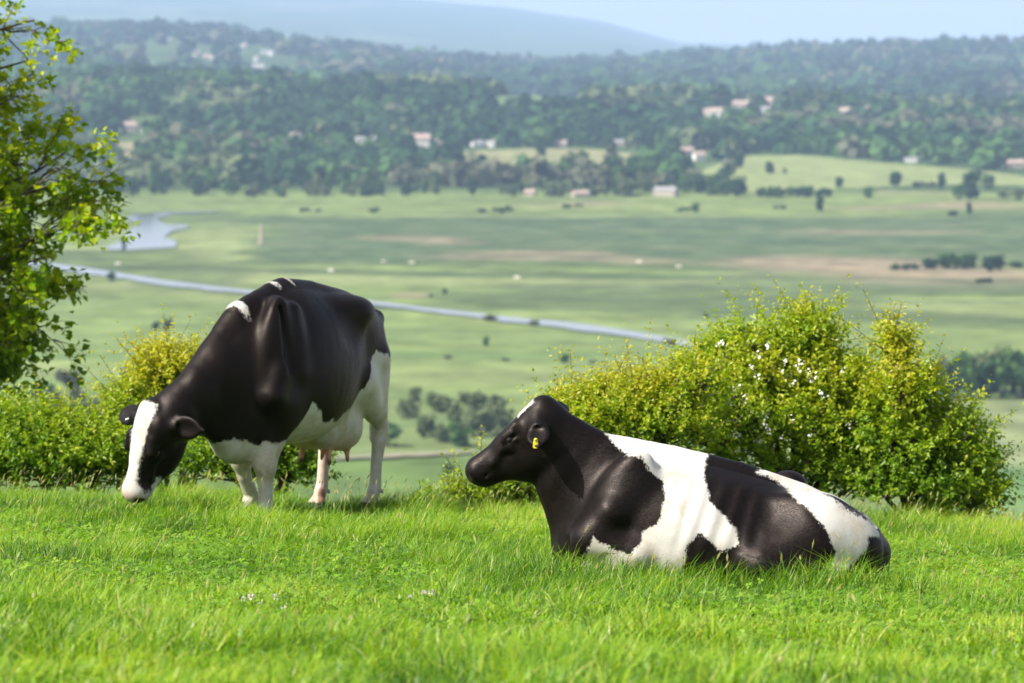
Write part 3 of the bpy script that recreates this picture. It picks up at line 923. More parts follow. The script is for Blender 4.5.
# ------------------------------------------------------------------ woody plants: twigs and leaves
BARK = NT('grey_brown_bark')
BARK = BARK.done(BARK.bsdf(BARK.ramp(BARK.noise(9, 5, .65, None, (1, 1, .25)), [(.3, (.055, .042, .032)), (.6, (.12, .095, .075)), (.8, (.19, .16, .13))]), .9, .2, BARK.noise(30, 4, .7, None, (1, 1, .2)), .6, .02))

def tubes(paths, sides=6):
    """paths: list of (points (n,3), radii (n)) -> verts, quads"""
    V, Q = [], []
    base = 0
    ang = np.linspace(0, 2 * np.pi, sides, endpoint=False)
    for pts, rad in paths:
        pts = np.asarray(pts, float); n = len(pts)
        tg = np.gradient(pts, axis=0); tg /= np.linalg.norm(tg, axis=1)[:, None] + 1e-9
        ref = np.where(np.abs(tg[:, 2:3]) > .9, np.array([[1., 0, 0]]), np.array([[0, 0, 1.]]))
        a = np.cross(tg, ref); a /= np.linalg.norm(a, axis=1)[:, None]; b = np.cross(tg, a)
        ring = pts[:, None] + np.asarray(rad)[:, None, None] * (np.cos(ang)[None, :, None] * a[:, None] + np.sin(ang)[None, :, None] * b[:, None])
        V.append(ring.reshape(-1, 3))
        i = np.arange(n - 1)[:, None] * sides; j = np.arange(sides)[None]
        Q.append((np.stack([i + j, i + (j + 1) % sides, i + sides + (j + 1) % sides, i + sides + j], -1).reshape(-1, 4)) + base)
        base += n * sides
    return np.concatenate(V), np.concatenate(Q)

def leaf_mesh(P, D, L, rg, flat=.5, wide=.62, lobed=False, droop=.2):
    """one folded leaf per row: P base, D direction, L length"""
    n = len(P)
    D = D / (np.linalg.norm(D, axis=1)[:, None] + 1e-9)
    up = np.tile([0, 0, 1.0], (n, 1)) + rg.normal(0, flat, (n, 3))
    S = np.cross(D, up); S /= np.linalg.norm(S, axis=1)[:, None] + 1e-9
    U = np.cross(S, D)
    L = L[:, None]; W = L * wide
    if lobed:      # five-pointed outline
        pts = [P, P + D * L * .18 - S * W * .80 + U * L * .03, P + D * L * .55 - S * W * .42, P + D * L * .72 - S * W * .62 - U * L * .03, P + D * L * 1.0 - U * L * droop,
               P + D * L * .72 + S * W * .62 - U * L * .03, P + D * L * .55 + S * W * .42, P + D * L * .18 + S * W * .80 + U * L * .03]
        V = np.stack(pts, 1).reshape(-1, 3); b = np.arange(n)[:, None] * 8
        Q = np.concatenate([b + np.array([[0, 1, 2, 4]]), b + np.array([[2, 3, 4, 4]])[:, [0, 1, 2, 2]] * 1])[: n]
        Q2 = b + np.array([[0, 4, 6, 7]])
        T = np.concatenate([b + np.array([[2, 3, 4]]), b + np.array([[4, 5, 6]])])
        return V, [np.concatenate([Q, Q2]), T], 4
    pts = [P, P + D * L * .45 - S * W * .5 + U * L * .07, P + D * L - U * L * droop, P + D * L * .45 + S * W * .5 + U * L * .07]
    V = np.stack(pts, 1).reshape(-1, 3); b = np.arange(n)[:, None] * 4
    return V, [np.concatenate([b + np.array([[0, 1, 2]]), b + np.array([[0, 2, 3]])])], 2

HAW = [(0.0, (.050, .110, .010)), (.35, (.105, .215, .012)), (.62, (.210, .330, .014)), (.84, (.345, .420, .016)), (1.0, (.45, .43, .028))]
HAWLEAF = leaf_material('shrub_leaf', HAW, .42, .45, .35)
BLOSSOM = simple_mat('shrub_blossom', (.80, .78, .74), .6, .3, .06, 40)

def shrub(name, foot, lobes, nshoot, seed, label, cat, tint0, leafL=.048, mat=None, blossoms=0, group=None, tintz=.25, upright=.6, leaves=15):
    """foot: where the stems leave the ground; lobes: (centre offset, radii, weight, tint shift) in metres from the foot"""
    rg = rng_(seed)
    root = empty(name, foot)
    wts = np.array([l[2] for l in lobes], float); wts /= wts.sum()
    li = rg.choice(len(lobes), nshoot, p=wts)
    C = np.array([l[0] for l in lobes])[li]; RR = np.array([l[1] for l in lobes])[li]; TS = np.array([l[3] for l in lobes])[li]
    d = rg.normal(0, 1, (nshoot, 3)); d /= np.linalg.norm(d, axis=1)[:, None]
    d[:, 2] = np.where(d[:, 2] < -.25, -d[:, 2] * .6, d[:, 2])
    rad = rg.uniform(.35, 1, nshoot) ** .45
    lump = 1 + .42 * fbm(d[:, 0] * 3 + C[:, 0] * 3, d[:, 1] * 3, d[:, 2] * 3, seed, 3)
    P0 = C + d * RR * (rad * lump)[:, None]
    P0[:, 2] = np.maximum(P0[:, 2], .02)
    Ls = rg.uniform(.08, .24, nshoot) * (1 + .9 * (rg.uniform(0, 1, nshoot) < .14))
    Dir = d + np.array([0, 0, upright]) + rg.normal(0, .35, (nshoot, 3)); Dir /= np.linalg.norm(Dir, axis=1)[:, None]
    # stems
    paths = []
    hub = np.array([0, 0, .03])
    for k in range(len(lobes)):
        idx = np.where(li == k)[0]
        c = np.array(lobes[k][0])
        mid = hub + (c - hub) * .5 + rg.normal(0, .06, 3)
        paths.append(([hub + rg.normal(0, .05, 3) * [1, 1, 0], mid, c], [.035, .022, .014]))
        for q in rg.choice(idx, min(26, len(idx)), replace=False):
            e = P0[q]; m2 = c + (e - c) * .55 + rg.normal(0, .05, 3)
            paths.append(([c + (mid - c) * rg.uniform(0, .4), m2, e], [.010, .006, .003]))
    for q in rg.choice(nshoot, min(nshoot, 420), replace=False):
        paths.append(([P0[q], P0[q] + Dir[q] * Ls[q] * .9], [.0028, .0014]))
    Vt, Qt = tubes(paths, 4)
    mesh_obj('branch', Vt, Qt, BARK, root)
    # leaves in whorls up each shoot
    n = nshoot * leaves
    s = np.repeat(np.arange(nshoot), leaves); f = np.tile(np.linspace(0.02, 1, leaves), nshoot) + rg.normal(0, .03, n)
    a = rg.uniform(0, 6.283, n)
    dd = Dir[s]
    ref = np.array([0.3, .2, 1.0]); A = np.cross(dd, ref); A /= np.linalg.norm(A, axis=1)[:, None]; B = np.cross(dd, A)
    out = A * np.cos(a)[:, None] + B * np.sin(a)[:, None]
    P = P0[s] + dd * (Ls[s] * f)[:, None] + out * .004
    D = out + dd * rg.uniform(.2, .9, n)[:, None] + np.array([0, 0, .1])
    L = leafL * rg.uniform(.6, 1.25, n) * (1.05 - .35 * np.clip(f, 0, 1))
    V, F_, per = leaf_mesh(P, D, L, rg)
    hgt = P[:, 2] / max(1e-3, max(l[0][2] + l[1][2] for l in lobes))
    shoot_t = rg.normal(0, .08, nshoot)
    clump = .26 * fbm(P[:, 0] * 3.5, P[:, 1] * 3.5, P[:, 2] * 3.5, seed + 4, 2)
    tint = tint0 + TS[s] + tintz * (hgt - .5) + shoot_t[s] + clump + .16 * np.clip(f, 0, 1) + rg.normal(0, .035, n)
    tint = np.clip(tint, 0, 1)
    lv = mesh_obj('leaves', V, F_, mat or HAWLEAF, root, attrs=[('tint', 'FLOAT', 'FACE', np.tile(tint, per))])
    lv['kind'] = 'stuff'
    if blossoms:
        cs = blossoms if isinstance(blossoms, list) else None
        VV, QQ = [], []
        for (bx, by, bz, cnt, spread) in cs:
            for _ in range(cnt):
                c = np.array([bx, by, bz]) + rg.normal(0, spread, 3)
                for k in range(5):
                    e = c + rg.normal(0, .012, 3); dv = unit(rg.normal(0, 1, 3) + np.array([-.3, -1.0, .7])); w = unit(np.cross(dv, rg.normal(0, 1, 3))); v2 = np.cross(dv, w)
                    b = len(VV); r_ = rg.uniform(.005, .009)
                    VV += [e + r_ * (math.cos(t) * w + math.sin(t) * v2) + dv * .002 * (i % 2) for i, t in enumerate(np.linspace(0, 6.283, 6)[:-1])]
                    QQ.append(list(range(b, b + 5)))
        bl = mesh_obj('blossom', VV, np.array(QQ), BLOSSOM, root)
        bl['kind'] = 'stuff'
    tag(root, label, cat, group)
    return root

def foot_at(u, Y, sink=0.0):
    x = (u - 512.0) / F * Y
    return np.array([x, Y, float(near_ground(x, Y)) - sink])

def lobe_px(foot, u, v, dy, ru, rv, ry, w, ts):
    """lobe centred where the ray through (u, v) meets the depth foot + dy; radii in metres"""
    Y = foot[1] + dy
    p = at(u, v, Y)
    return (p - foot, (ru * Y / F, ry, rv * Y / F), w, ts)

def build_shrubs():
    f = foot_at(800, 26.6)
    g = lambda u, v, dy, ru, rv, ry, w, ts=0: lobe_px(f, u, v, dy, ru, rv, ry, w, ts)
    blo = []
    rg = rng_(8)
    for (u, v, c, s) in [(770, 345, 2, .02), (762, 356, 2, .02), (785, 368, 3, .035), (800, 370, 4, .03), (812, 372, 3, .03), (757, 376, 3, .03), (735, 392, 2, .02), (742, 395, 2, .02),
                         (728, 400, 1, .02), (768, 421, 3, .02), (770, 430, 2, .02), (735, 435, 2, .02), (741, 447, 2, .02), (760, 441, 2, .02), (784, 438, 1, .01), (742, 421, 1, .01),
                         (790, 420, 1, .01), (810, 440, 1, .01), (697, 446, 2, .02), (665, 415, 1, .01), (826, 398, 2, .03), (850, 420, 1, .02), (720, 345, 2, .02), (846, 372, 1, .02)]:
        p = at(u, v, f[1] - .62 + .25 * abs(u - 780) / 150) - f
        blo.append((p[0], p[1], p[2], c, s))
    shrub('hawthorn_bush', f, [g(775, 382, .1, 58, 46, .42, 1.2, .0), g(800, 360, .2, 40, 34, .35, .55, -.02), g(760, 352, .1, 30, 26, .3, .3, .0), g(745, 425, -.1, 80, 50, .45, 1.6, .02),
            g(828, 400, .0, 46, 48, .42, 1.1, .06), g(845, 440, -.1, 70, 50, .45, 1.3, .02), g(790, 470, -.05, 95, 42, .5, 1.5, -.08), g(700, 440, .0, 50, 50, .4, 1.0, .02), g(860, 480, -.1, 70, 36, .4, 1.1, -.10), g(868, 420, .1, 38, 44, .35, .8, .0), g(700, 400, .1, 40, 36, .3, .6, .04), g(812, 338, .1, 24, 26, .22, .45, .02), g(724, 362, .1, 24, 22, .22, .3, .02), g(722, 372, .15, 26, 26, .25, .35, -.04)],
          2700, 101, 'big green hawthorn bush dotted with white blossom behind the resting cow', 'bush', .60, blossoms=blo, leaves=13)
    f2 = foot_at(925, 26.3)
    g2 = lambda u, v, dy, ru, rv, ry, w, ts=0: lobe_px(f2, u, v, dy, ru, rv, ry, w, ts)
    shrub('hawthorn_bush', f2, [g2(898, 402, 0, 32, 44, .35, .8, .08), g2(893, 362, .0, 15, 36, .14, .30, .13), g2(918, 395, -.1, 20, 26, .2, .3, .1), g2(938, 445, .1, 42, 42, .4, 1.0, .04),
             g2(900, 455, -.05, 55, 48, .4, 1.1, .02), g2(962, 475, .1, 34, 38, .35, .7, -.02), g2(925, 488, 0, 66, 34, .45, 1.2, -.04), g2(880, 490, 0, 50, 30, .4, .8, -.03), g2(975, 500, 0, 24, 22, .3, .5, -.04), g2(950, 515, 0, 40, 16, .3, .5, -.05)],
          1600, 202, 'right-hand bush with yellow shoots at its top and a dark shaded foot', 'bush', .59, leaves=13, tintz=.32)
    f3 = foot_at(612, 25.6)
    g3 = lambda u, v, dy, ru, rv, ry, w, ts=0: lobe_px(f3, u, v, dy, ru, rv, ry, w, ts)
    shrub('yellow_leaved_shrub', f3, [g3(600, 416, 0, 44, 26, .32, 1.0, .16), g3(645, 408, .1, 40, 28, .3, .8, .14), g3(580, 440, -.1, 40, 34, .3, .8, .02), g3(660, 435, .0, 50, 40, .35, 1.0, .05),
             g3(615, 470, -.1, 72, 28, .35, 1.0, -.06), g3(690, 392, .1, 30, 28, .25, .4, .02)],
          1700, 303, 'golden yellow leaved shrub just behind the resting cow\'s head', 'shrub', .58, leafL=.042, tintz=.35)
    # left of the grazing cow
    f4 = foot_at(60, 27.0)
    g4 = lambda u, v, dy, ru, rv, ry, w, ts=0: lobe_px(f4, u, v, dy, ru, rv, ry, w, ts)
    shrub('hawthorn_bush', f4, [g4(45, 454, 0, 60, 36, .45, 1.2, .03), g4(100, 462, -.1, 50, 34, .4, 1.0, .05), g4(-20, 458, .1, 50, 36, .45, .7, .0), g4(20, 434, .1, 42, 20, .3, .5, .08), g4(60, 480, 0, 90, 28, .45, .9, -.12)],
          1700, 404, 'green bush at the left edge left of the grazing cow\'s face', 'bush', .43)
    f5 = foot_at(172, 27.4)
    g5 = lambda u, v, dy, ru, rv, ry, w, ts=0: lobe_px(f5, u, v, dy, ru, rv, ry, w, ts)
    shrub('yellow_leaved_shrub', f5, [g5(165, 375, 0, 28, 24, .25, .6, .22), g5(190, 390, 0, 34, 34, .3, .8, .16), g5(150, 410, .1, 40, 30, .3, .8, .05), g5(200, 430, .1, 46, 40, .35, .9, -.02), g5(165, 460, 0, 56, 36, .4, 1.0, -.10)],
          1200, 505, 'tall shrub with golden tips rising behind the grazing cow\'s neck', 'shrub', .58, leafL=.043, tintz=.4)
    f6 = foot_at(272, 26.6)
    g6 = lambda u, v, dy, ru, rv, ry, w, ts=0: lobe_px(f6, u, v, dy, ru, rv, ry, w, ts)
    shrub('hawthorn_bush', f6, [g6(262, 455, 0, 40, 34, .32, 1.0, -.06), g6(290, 475, -.1, 26, 28, .25, .7, -.10), g6(225, 470, .1, 36, 32, .3, .8, .02)],
          800, 606, 'dark green bush between the grazing cow\'s front and hind legs', 'bush', .40)
    f7 = foot_at(495, 26.2)
    g7 = lambda u, v, dy, ru, rv, ry, w, ts=0: lobe_px(f7, u, v, dy, ru, rv, ry, w, ts)
    shrub('low_shrub', f7, [g7(478, 500, 0, 26, 10, .2, .5, .10), g7(525, 488, 0, 26, 16, .22, .6, .12), g7(552, 470, 0, 20, 26, .2, .5, .16), g7(510, 502, 0, 46, 14, .25, .9, .05), g7(545, 496, 0, 26, 16, .2, .5, .06), g7(450, 508, 0, 30, 7, .2, .3, .04)],
          480, 707, 'low light green shrub under the resting cow\'s chin', 'shrub', .55, leafL=.042, upright=1.0)
build_shrubs()

# ------------------------------------------------------------------ the maple whose branches reach in from the left
MAPLE = leaf_material('maple_leaf', [(0.0, (.060, .135, .008)), (.35, (.16, .275, .010)), (.65, (.33, .43, .012)), (1.0, (.54, .54, .015))], .55, .42, .4)
def maple():
    rg = rng_(12)
    Y0 = 31.0
    tx = (-235 - 512) / F * Y0
    foot = np.array([tx, Y0 + .3, float(near_ground(tx, Y0)) - .1])
    root = empty('maple_tree', foot)
    s = Y0 / F
    def W(u, v, dy=0.0):
        return at(u, v, Y0 + dy) - foot
    paths = []
    trunk_top = W(-215, -260, .4)
    n = 14
    tp = np.array([trunk_top * t + np.array([.10 * math.sin(3 * t), .08 * math.sin(4 * t + 1), 0]) for t in np.linspace(0, 1, n)])
    paths_trunk = [(tp, np.linspace(.17, .05, n) + .07 * np.exp(-np.linspace(0, 9, n)))]
    tips = []
    def grow(p0, p1, r0, sag, subs, depth):
        m = 8
        t = np.linspace(0, 1, m)[:, None]
        wob = rg.normal(0, .03, (m, 3)) * np.linalg.norm(p1 - p0) * np.sin(np.pi * t)
        pts = p0 + (p1 - p0) * t + np.array([0, 0, sag]) * np.sin(np.pi * t) + wob
        paths.append((pts, r0 * (1 - .8 * t[:, 0])))
        if depth >= 2:
            tips.append(pts); return
        for k in range(subs):
            f = rg.uniform(.25, 1.0)
            q = pts[int(f * (m - 1))]
            d = (p1 - p0) / np.linalg.norm(p1 - p0)
            ln = np.linalg.norm(p1 - p0) * rg.uniform(.25, .5) * (1.15 - .5 * f)
            e = q + ln * unit(d * .9 + rg.normal(0, .6, 3) + np.array([0, 0, .05]))
            grow(q, e, r0 * (1 - .8 * f) * .6 + .003, .02, 4 if depth == 0 else 0, depth + 1)
        tips.append(pts[m // 2:])
    ends = [((70, 20), -.2), ((66, 60), .1), ((45, -20), .2), ((30, 55), .3), ((20, 15), -.3), ((55, 95), -.1), ((118, 185), .0), ((105, 150), .15), ((112, 215), -.2), ((70, 140), .3), ((85, 230), -.3), ((60, 190), .2),
            ((88, 290), .1), ((75, 300), -.25), ((55, 260), .3), ((72, 340), .0), ((45, 330), .3), ((30, 366), .1), ((15, 300), -.3), ((35, 215), -.35), ((10, 130), .35), ((90, 255), .3), ((100, 180), -.3)]
    for (uv, dy) in ends:
        e = W(uv[0] - 36, uv[1], dy)
        # join the trunk lower down and further left, limbs rise outwards
        tgt = (uv[1] + rg.uniform(60, 190))
        z0 = W(-230, tgt, 0)[2]
        f = np.clip(z0 / trunk_top[2], .12, .97)
        b = np.array([np.interp(f, np.linspace(0, 1, n), tp[:, i]) for i in range(3)])
        grow(b, e, .034, .10, 8, 0)
    # the side of the crown outside the picture
    for k in range(22):
        a = rg.uniform(0, 6.283); f = rg.uniform(.3, 1.0)
        b = np.array([np.interp(f, np.linspace(0, 1, n), tp[:, i]) for i in range(3)])
        d = np.array([math.cos(a), math.sin(a), .35])
        if d[0] > .55: d[0] = -d[0]
        grow(b, b + d * rg.uniform(1.0, 1.9) * (1.25 - .5 * f), .035, .08, 5, 0)
    V, Q = tubes(paths_trunk, 12); mesh_obj('trunk', V, Q, BARK, root, True)
    V, Q = tubes(paths, 5); mesh_obj('limb', V, Q, BARK, root, True)
    T = np.concatenate(tips)
    cen = T[rg.integers(0, len(T), 2900)] + rg.normal(0, .04, (2900, 3))
    # bunches of leaves, thinner towards the lower left where twigs show
    k = 9
    P = np.repeat(cen, k, 0) + rg.normal(0, .040, (len(cen) * k, 3))
    D = rg.normal(0, 1, (len(P), 3)) + np.array([.25, -.1, -.35])
    V, F_, per = leaf_mesh(P, D, rg.uniform(.045, .090, len(P)), rg, .35, .95, False, .15)
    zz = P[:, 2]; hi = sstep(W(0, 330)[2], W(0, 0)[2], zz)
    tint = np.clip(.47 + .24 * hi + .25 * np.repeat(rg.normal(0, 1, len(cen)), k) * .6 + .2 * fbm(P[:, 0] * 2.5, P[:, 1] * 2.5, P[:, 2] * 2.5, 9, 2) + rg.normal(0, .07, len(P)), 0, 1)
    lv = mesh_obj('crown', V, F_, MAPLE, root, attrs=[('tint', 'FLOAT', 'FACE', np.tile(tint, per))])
    lv['kind'] = 'stuff'
    tag(root, 'broadleaf tree reaching its leafy branches in from the left edge of the picture', 'tree')
maple()
# ------------------------------------------------------------------ the valley, the hills beyond and everything standing on them
ZV = -98.0

def pxy(x, y, z):
    """picture coordinates of world points, used only as a handy map grid for laying out the landscape"""
    c, s = math.cos(PITCH), math.sin(PITCH)
    h0 = z - CAMZ
    d = y * c - h0 * s; h = y * s + h0 * c
    return 512 + F * x / d, 341.5 - F * h / d

UA = [-700, 0, 80, 200, 300, 400, 500, 600, 680, 800, 900, 1024, 1700]
R1 = [78, 77, 76, 79, 84, 88, 92, 97, 100, 104, 108, 110, 112]      # skyline of the near woods
R2 = [30, 28, 27, 25, 37, 54, 62, 63, 58, 50, 44, 41, 40]           # wooded ridge behind
R3 = [-12, -12, -11, -8, -4, 0, 8, 22, 43, 46, 47, 47, 47]          # pale far hills
def vz(v, y): return CAMZ - (v - 40.5) / F * y

def terrain(x, y):
    x = np.asarray(x, float); y = np.asarray(y, float)
    u = 512 + F * x / y
    a1 = vz(np.interp(u, UA, R1), 3700) - 6; a2 = vz(np.interp(u, UA, R2), 8200) - 8; a3 = vz(np.interp(u, UA, R3), 24000)
    z = np.full(np.broadcast(x, y).shape, ZV)
    t = np.clip((y - 2440) / (3700 - 2440), 0, 1)
    z = z + (a1 - ZV) * (t ** 1.25)
    lo1 = np.minimum(a1 - 18, a2 - 25); lo2 = np.minimum(a2, a3) - 25
    z = np.where(y > 3700, a1 + (lo1 - a1) * sstep(3700, 4600, y), z)
    z = np.where(y > 4600, lo1 + (a2 - lo1) * sstep(4600, 8300, y), z)
    z = np.where(y > 8300, a2 + (lo2 - a2) * sstep(8300, 10500, y), z)
    z = np.where(y > 10500, lo2 + (a3 - lo2) * sstep(10500, 24000, y), z)
    z = np.where(y > 24000, a3 - 120 * sstep(24000, 28000, y), z)
    k = sstep(2440, 3200, y)
    z = z + k * (7 * fbm(x / 420, y / 420, 0, 61, 3) + 5 * sstep(4500, 6000, y) * fbm(x / 700, y / 900, 0, 62, 3))
    z = z + .35 * fbm(x / 60, y / 60, 0, 63, 2) * (1 - k)
    return z

_Y = np.concatenate([np.linspace(320, 2440, 1400), np.linspace(2445, 12000, 2400), np.linspace(12010, 27900, 700)])
def hit(u, v):
    """where the line of sight through (u, v) first meets the land"""
    rx, _, rz = ray(u, v)
    d = CAMZ + rz * _Y - terrain(rx * _Y, _Y)
    i = np.argmax(d < 0)
    if not (d < 0).any(): i = len(_Y) - 1
    Y = _Y[i]
    return np.array([rx * Y, Y, float(terrain(rx * Y, Y))])

def ell_(u, v, cu, cv, ru, rv, soft=.5):
    q = np.sqrt(((u - cu) / ru) ** 2 + ((v - cv) / rv) ** 2)
    return sstep(1 + soft, 1 - soft, q)

def band(v, a, b, s=2.0): return sstep(a - s, a + s, v) * sstep(b + s, b - s, v)

def lerp(a, b, t): return a + (np.asarray(b) - a) * t[..., None]

def valley_colour(x, y):
    u, v = pxy(x, y, np.full(x.shape, ZV))
    w1 = fbm(x / 55, y / 150, 0, 71, 3); w2 = fbm(x / 70, y / 160, 5.5, 72, 3)
    streak = fbm(x / 95, y / 42, 0, 73, 4); fine = fbm(x / 18, y / 30, 0, 74, 3); blot = fbm(x / 140, y / 330, 0, 78, 3)
    U, Vv = u + 26 * w1, v + 3.2 * w2
    c = np.zeros(x.shape + (3,)) + np.array([.148, .200, .062])
    c = lerp(c, (.110, .145, .050), sstep(-.15, .3, blot) * .8)
    c = lerp(c, (.205, .240, .100), sstep(.0, .30, streak) * .8)
    c = lerp(c, (.080, .112, .046), sstep(-.05, -.30, streak) * .85)
    # far marsh
    c = lerp(c, (.150, .195, .062), band(Vv, 190, 212, 2) * .8)
    m = band(Vv, 217, 262, 3) * sstep(240, 290, U)
    c = lerp(c, (.070, .108, .052), m * (.70 + .3 * sstep(-.2, .2, streak)))
    c = lerp(c, (.100, .118, .060), m * sstep(.1, .35, fine) * .6)
    c = lerp(c, (.085, .120, .055), band(Vv, 262, 276, 2) * sstep(620, 760, U) * .6)
    for (a, b, ru, rv, k) in [(540, 256, 95, 4.5, .75), (640, 261, 50, 3, .5), (410, 239, 60, 3, .6), (455, 243, 40, 2, .5), (880, 232, 90, 2.5, .5), (840, 263, 120, 7, .85), (780, 258, 60, 4, .6), (960, 279, 120, 9, .85),
                              (900, 271, 130, 6, .6), (420, 296, 22, 3, .6), (560, 205, 60, 2, .4), (600, 203, 40, 1.5, .5), (970, 206, 70, 3, .6), (900, 207, 60, 2.5, .55)]:
        c = lerp(c, (.235, .185, .125), ell_(U, Vv, a, b, ru, rv, .45) * k)
    c = lerp(c, (.085, .115, .055), band(Vv, 283, 291, 2.5) * sstep(470, 540, U) * .75)
    c = lerp(c, (.080, .112, .052), band(Vv, 296, 301, 2) * sstep(520, 560, U) * sstep(700, 640, U) * .6)
    c = lerp(c, (.085, .120, .055), band(Vv, 250, 292, 4) * sstep(255, 210, U) * sstep(110, 150, U) * sstep(-.1, .3, streak) * .8)
    c = lerp(c, (.205, .245, .100), ell_(U, Vv, 215, 240, 30, 22, .5) * .8)
    c = lerp(c, (.080, .120, .050), ell_(U, Vv, 215, 222, 34, 8, .4) * .5)
    # drainage ditches and reed lines, running mostly across the view
    yy = y + 40 * fbm(x / 260, y / 260, 3.1, 76, 2) + .10 * x
    for per, wdt, amt in ((235., .62, .60), (150., .78, .55), (71., .93, .45)):
        ln = sstep(wdt, 1.0, np.cos(2 * np.pi * yy / per + 1.3 * np.sin(x / 210.))) * sstep(-.15, .2, fbm(x / 150, y / 110, per, 77, 2))
        c = lerp(c, (.070, .100, .045), ln * amt)
    # near side of the river: smooth pasture
    k = sstep(302, 320, Vv - (U - 512) * .035)
    c = lerp(c, (.165, .222, .072), k * .62)
    c = lerp(c, (.190, .235, .090), k * band(Vv, 365, 385, 6) * .5)
    c = lerp(c, (.105, .165, .055), k * band(Vv, 352, 358, 1.6) * .75)
    c = lerp(c, (.115, .185, .055), k * band(Vv, 378, 384, 1.5) * sstep(350, 150, U) * .6)
    c = lerp(c, (.105, .150, .060), k * sstep(386, 400, Vv) * sstep(520, 420, U) * sstep(-.1, .25, fine) * .7)
    c = lerp(c, (.105, .165, .045), sstep(455, 462, Vv) * sstep(560, 480, U))
    c = lerp(c, (.185, .215, .105), sstep(398, 403, v) * sstep(880, 930, U) * .8)
    c = lerp(c, (.100, .180, .060), sstep(462, 475, Vv) * sstep(880, 930, U) * .9)
    return np.clip(.95 * c * (1 + .30 * fine[..., None] + .25 * fbm(x / 9, y / 22, 0, 75, 2)[..., None]), .008, 1)

# woods are left out of these fields (picture outlines on the far slope)
FIELDS = [([(455, 165), (462, 151), (520, 148), (600, 149), (650, 156), (690, 168), (640, 170), (560, 166)], (.215, .215, .105)),
          ([(690, 176), (740, 156), (800, 155), (880, 162), (960, 168), (1024, 176), (1040, 186), (960, 184), (900, 186), (820, 190), (760, 195), (735, 188)], (.190, .225, .090)),
          ([(305, 134), (312, 126), (350, 124), (375, 128), (370, 134)], (.36, .31, .17)),
          ([(100, 160), (110, 144), (150, 140), (152, 150), (135, 160)], (.22, .20, .11)),
          ([(55, 118), (70, 110), (130, 112), (125, 119)], (.17, .20, .085)),
          ([(325, 107), (330, 102), (385, 103), (380, 110)], (.14, .20, .07)),
          ([(470, 108), (500, 96), (560, 96), (610, 104), (560, 110)], (.11, .17, .055)),
          ([(860, 205), (880, 190), (1024, 196), (1024, 212)], (.20, .185, .11)),
          ([(960, 50), (980, 47), (1040, 49), (1040, 53)], (.17, .21, .09)),
          ([(780, 120), (800, 112), (830, 114), (820, 124)], (.12, .17, .06))]

def in_field(u, v):
    r = np.full(np.shape(u), -1)
    for i, (p, c) in enumerate(FIELDS):
        r = np.where(poly_sd(np.asarray(u, float), np.asarray(v, float), p) > 0, i, r)
    return r

def hills_colour(x, y, z):
    u, v = pxy(x, y, z)
    n = fbm(x / 160, y / 240, 0, 81, 4); m = fbm(x / 500, y / 700, 0, 82, 3)
    c = np.zeros(x.shape + (3,)) + np.array([.050, .085, .030])
    c = lerp(c, (.075, .065, .055), sstep(.0, .3, m) * .5)
    c = lerp(c, (.085, .125, .040), sstep(.05, .35, n) * .6)
    c = lerp(c, (.150, .190, .075), sstep(.18, .40, m + .3 * n) * sstep(4200, 5200, y) * .55)
    r = in_field(u + 5 * n, v + 1.2 * n)
    for i, (p, col) in enumerate(FIELDS):
        k = ((r == i) & (y < 9500)) * 1.0
        c = lerp(c, col, k)
    c = lerp(c, (.150, .195, .062), sstep(2560, 2450, y))
    return np.clip(c * (1 + .2 * fbm(x / 30, y / 60, 0, 83, 2)[..., None]), .01, 1)

def land_material(name, rough=.95):
    t = NT(name)
    a = t.n('ShaderNodeAttribute', attribute_name='pigment').outputs['Color']
    n = t.noise(.09, 4, .6, None, (1, .6, 1))
    c = t.mix(t.rng(n, .3, .7), t.mix(1.0, a, (.84, .86, .84), 'MULTIPLY'), t.mix(1.0, a, (1.14, 1.10, 1.10), 'MULTIPLY'))
    return t.done(t.bsdf(c, rough, .05))

def sheet(name, tx, ys, colfn, kind='structure'):
    X = tx[:, None] * ys[None, :]; Y = np.broadcast_to(ys[None, :], X.shape)
    Z = terrain(X, Y)
    col = colfn(X, Y, Z)
    V = np.stack([X, Y, Z], -1).reshape(-1, 3)
    n = len(ys); i, j = np.meshgrid(np.arange(len(tx) - 1), np.arange(n - 1), indexing='ij')
    b = (i * n + j).ravel()
    rgba = np.concatenate([col.reshape(-1, 3), np.ones((len(V), 1))], 1)
    o = mesh_obj(name, V, np.stack([b, b + n, b + n + 1, b + 1], 1), land_material(name + '_cover'), smooth=True, attrs=[('pigment', 'FLOAT_COLOR', 'POINT', rgba)])
    tag(o, kind=kind)
    return o

tx = np.concatenate([np.linspace(-.42, -.16, 40)[:-1], np.linspace(-.16, .16, 420), np.linspace(.16, .42, 40)[1:]])
vv = np.linspace(520, 200, 420)
ysv = np.concatenate([[285., 400, 550, 700], (CAMZ - ZV) * F / (vv - 40.5), [2445.]])
ysv = np.sort(ysv[ysv <= 2445.])
sheet('valley_floor', tx, ysv, lambda x, y, z: valley_colour(x, y))
ysh = np.concatenate([np.linspace(2440, 4600, 170), np.linspace(4640, 9900, 130), np.linspace(10000, 28000, 80)])
sheet('hills', tx, ysh, hills_colour)

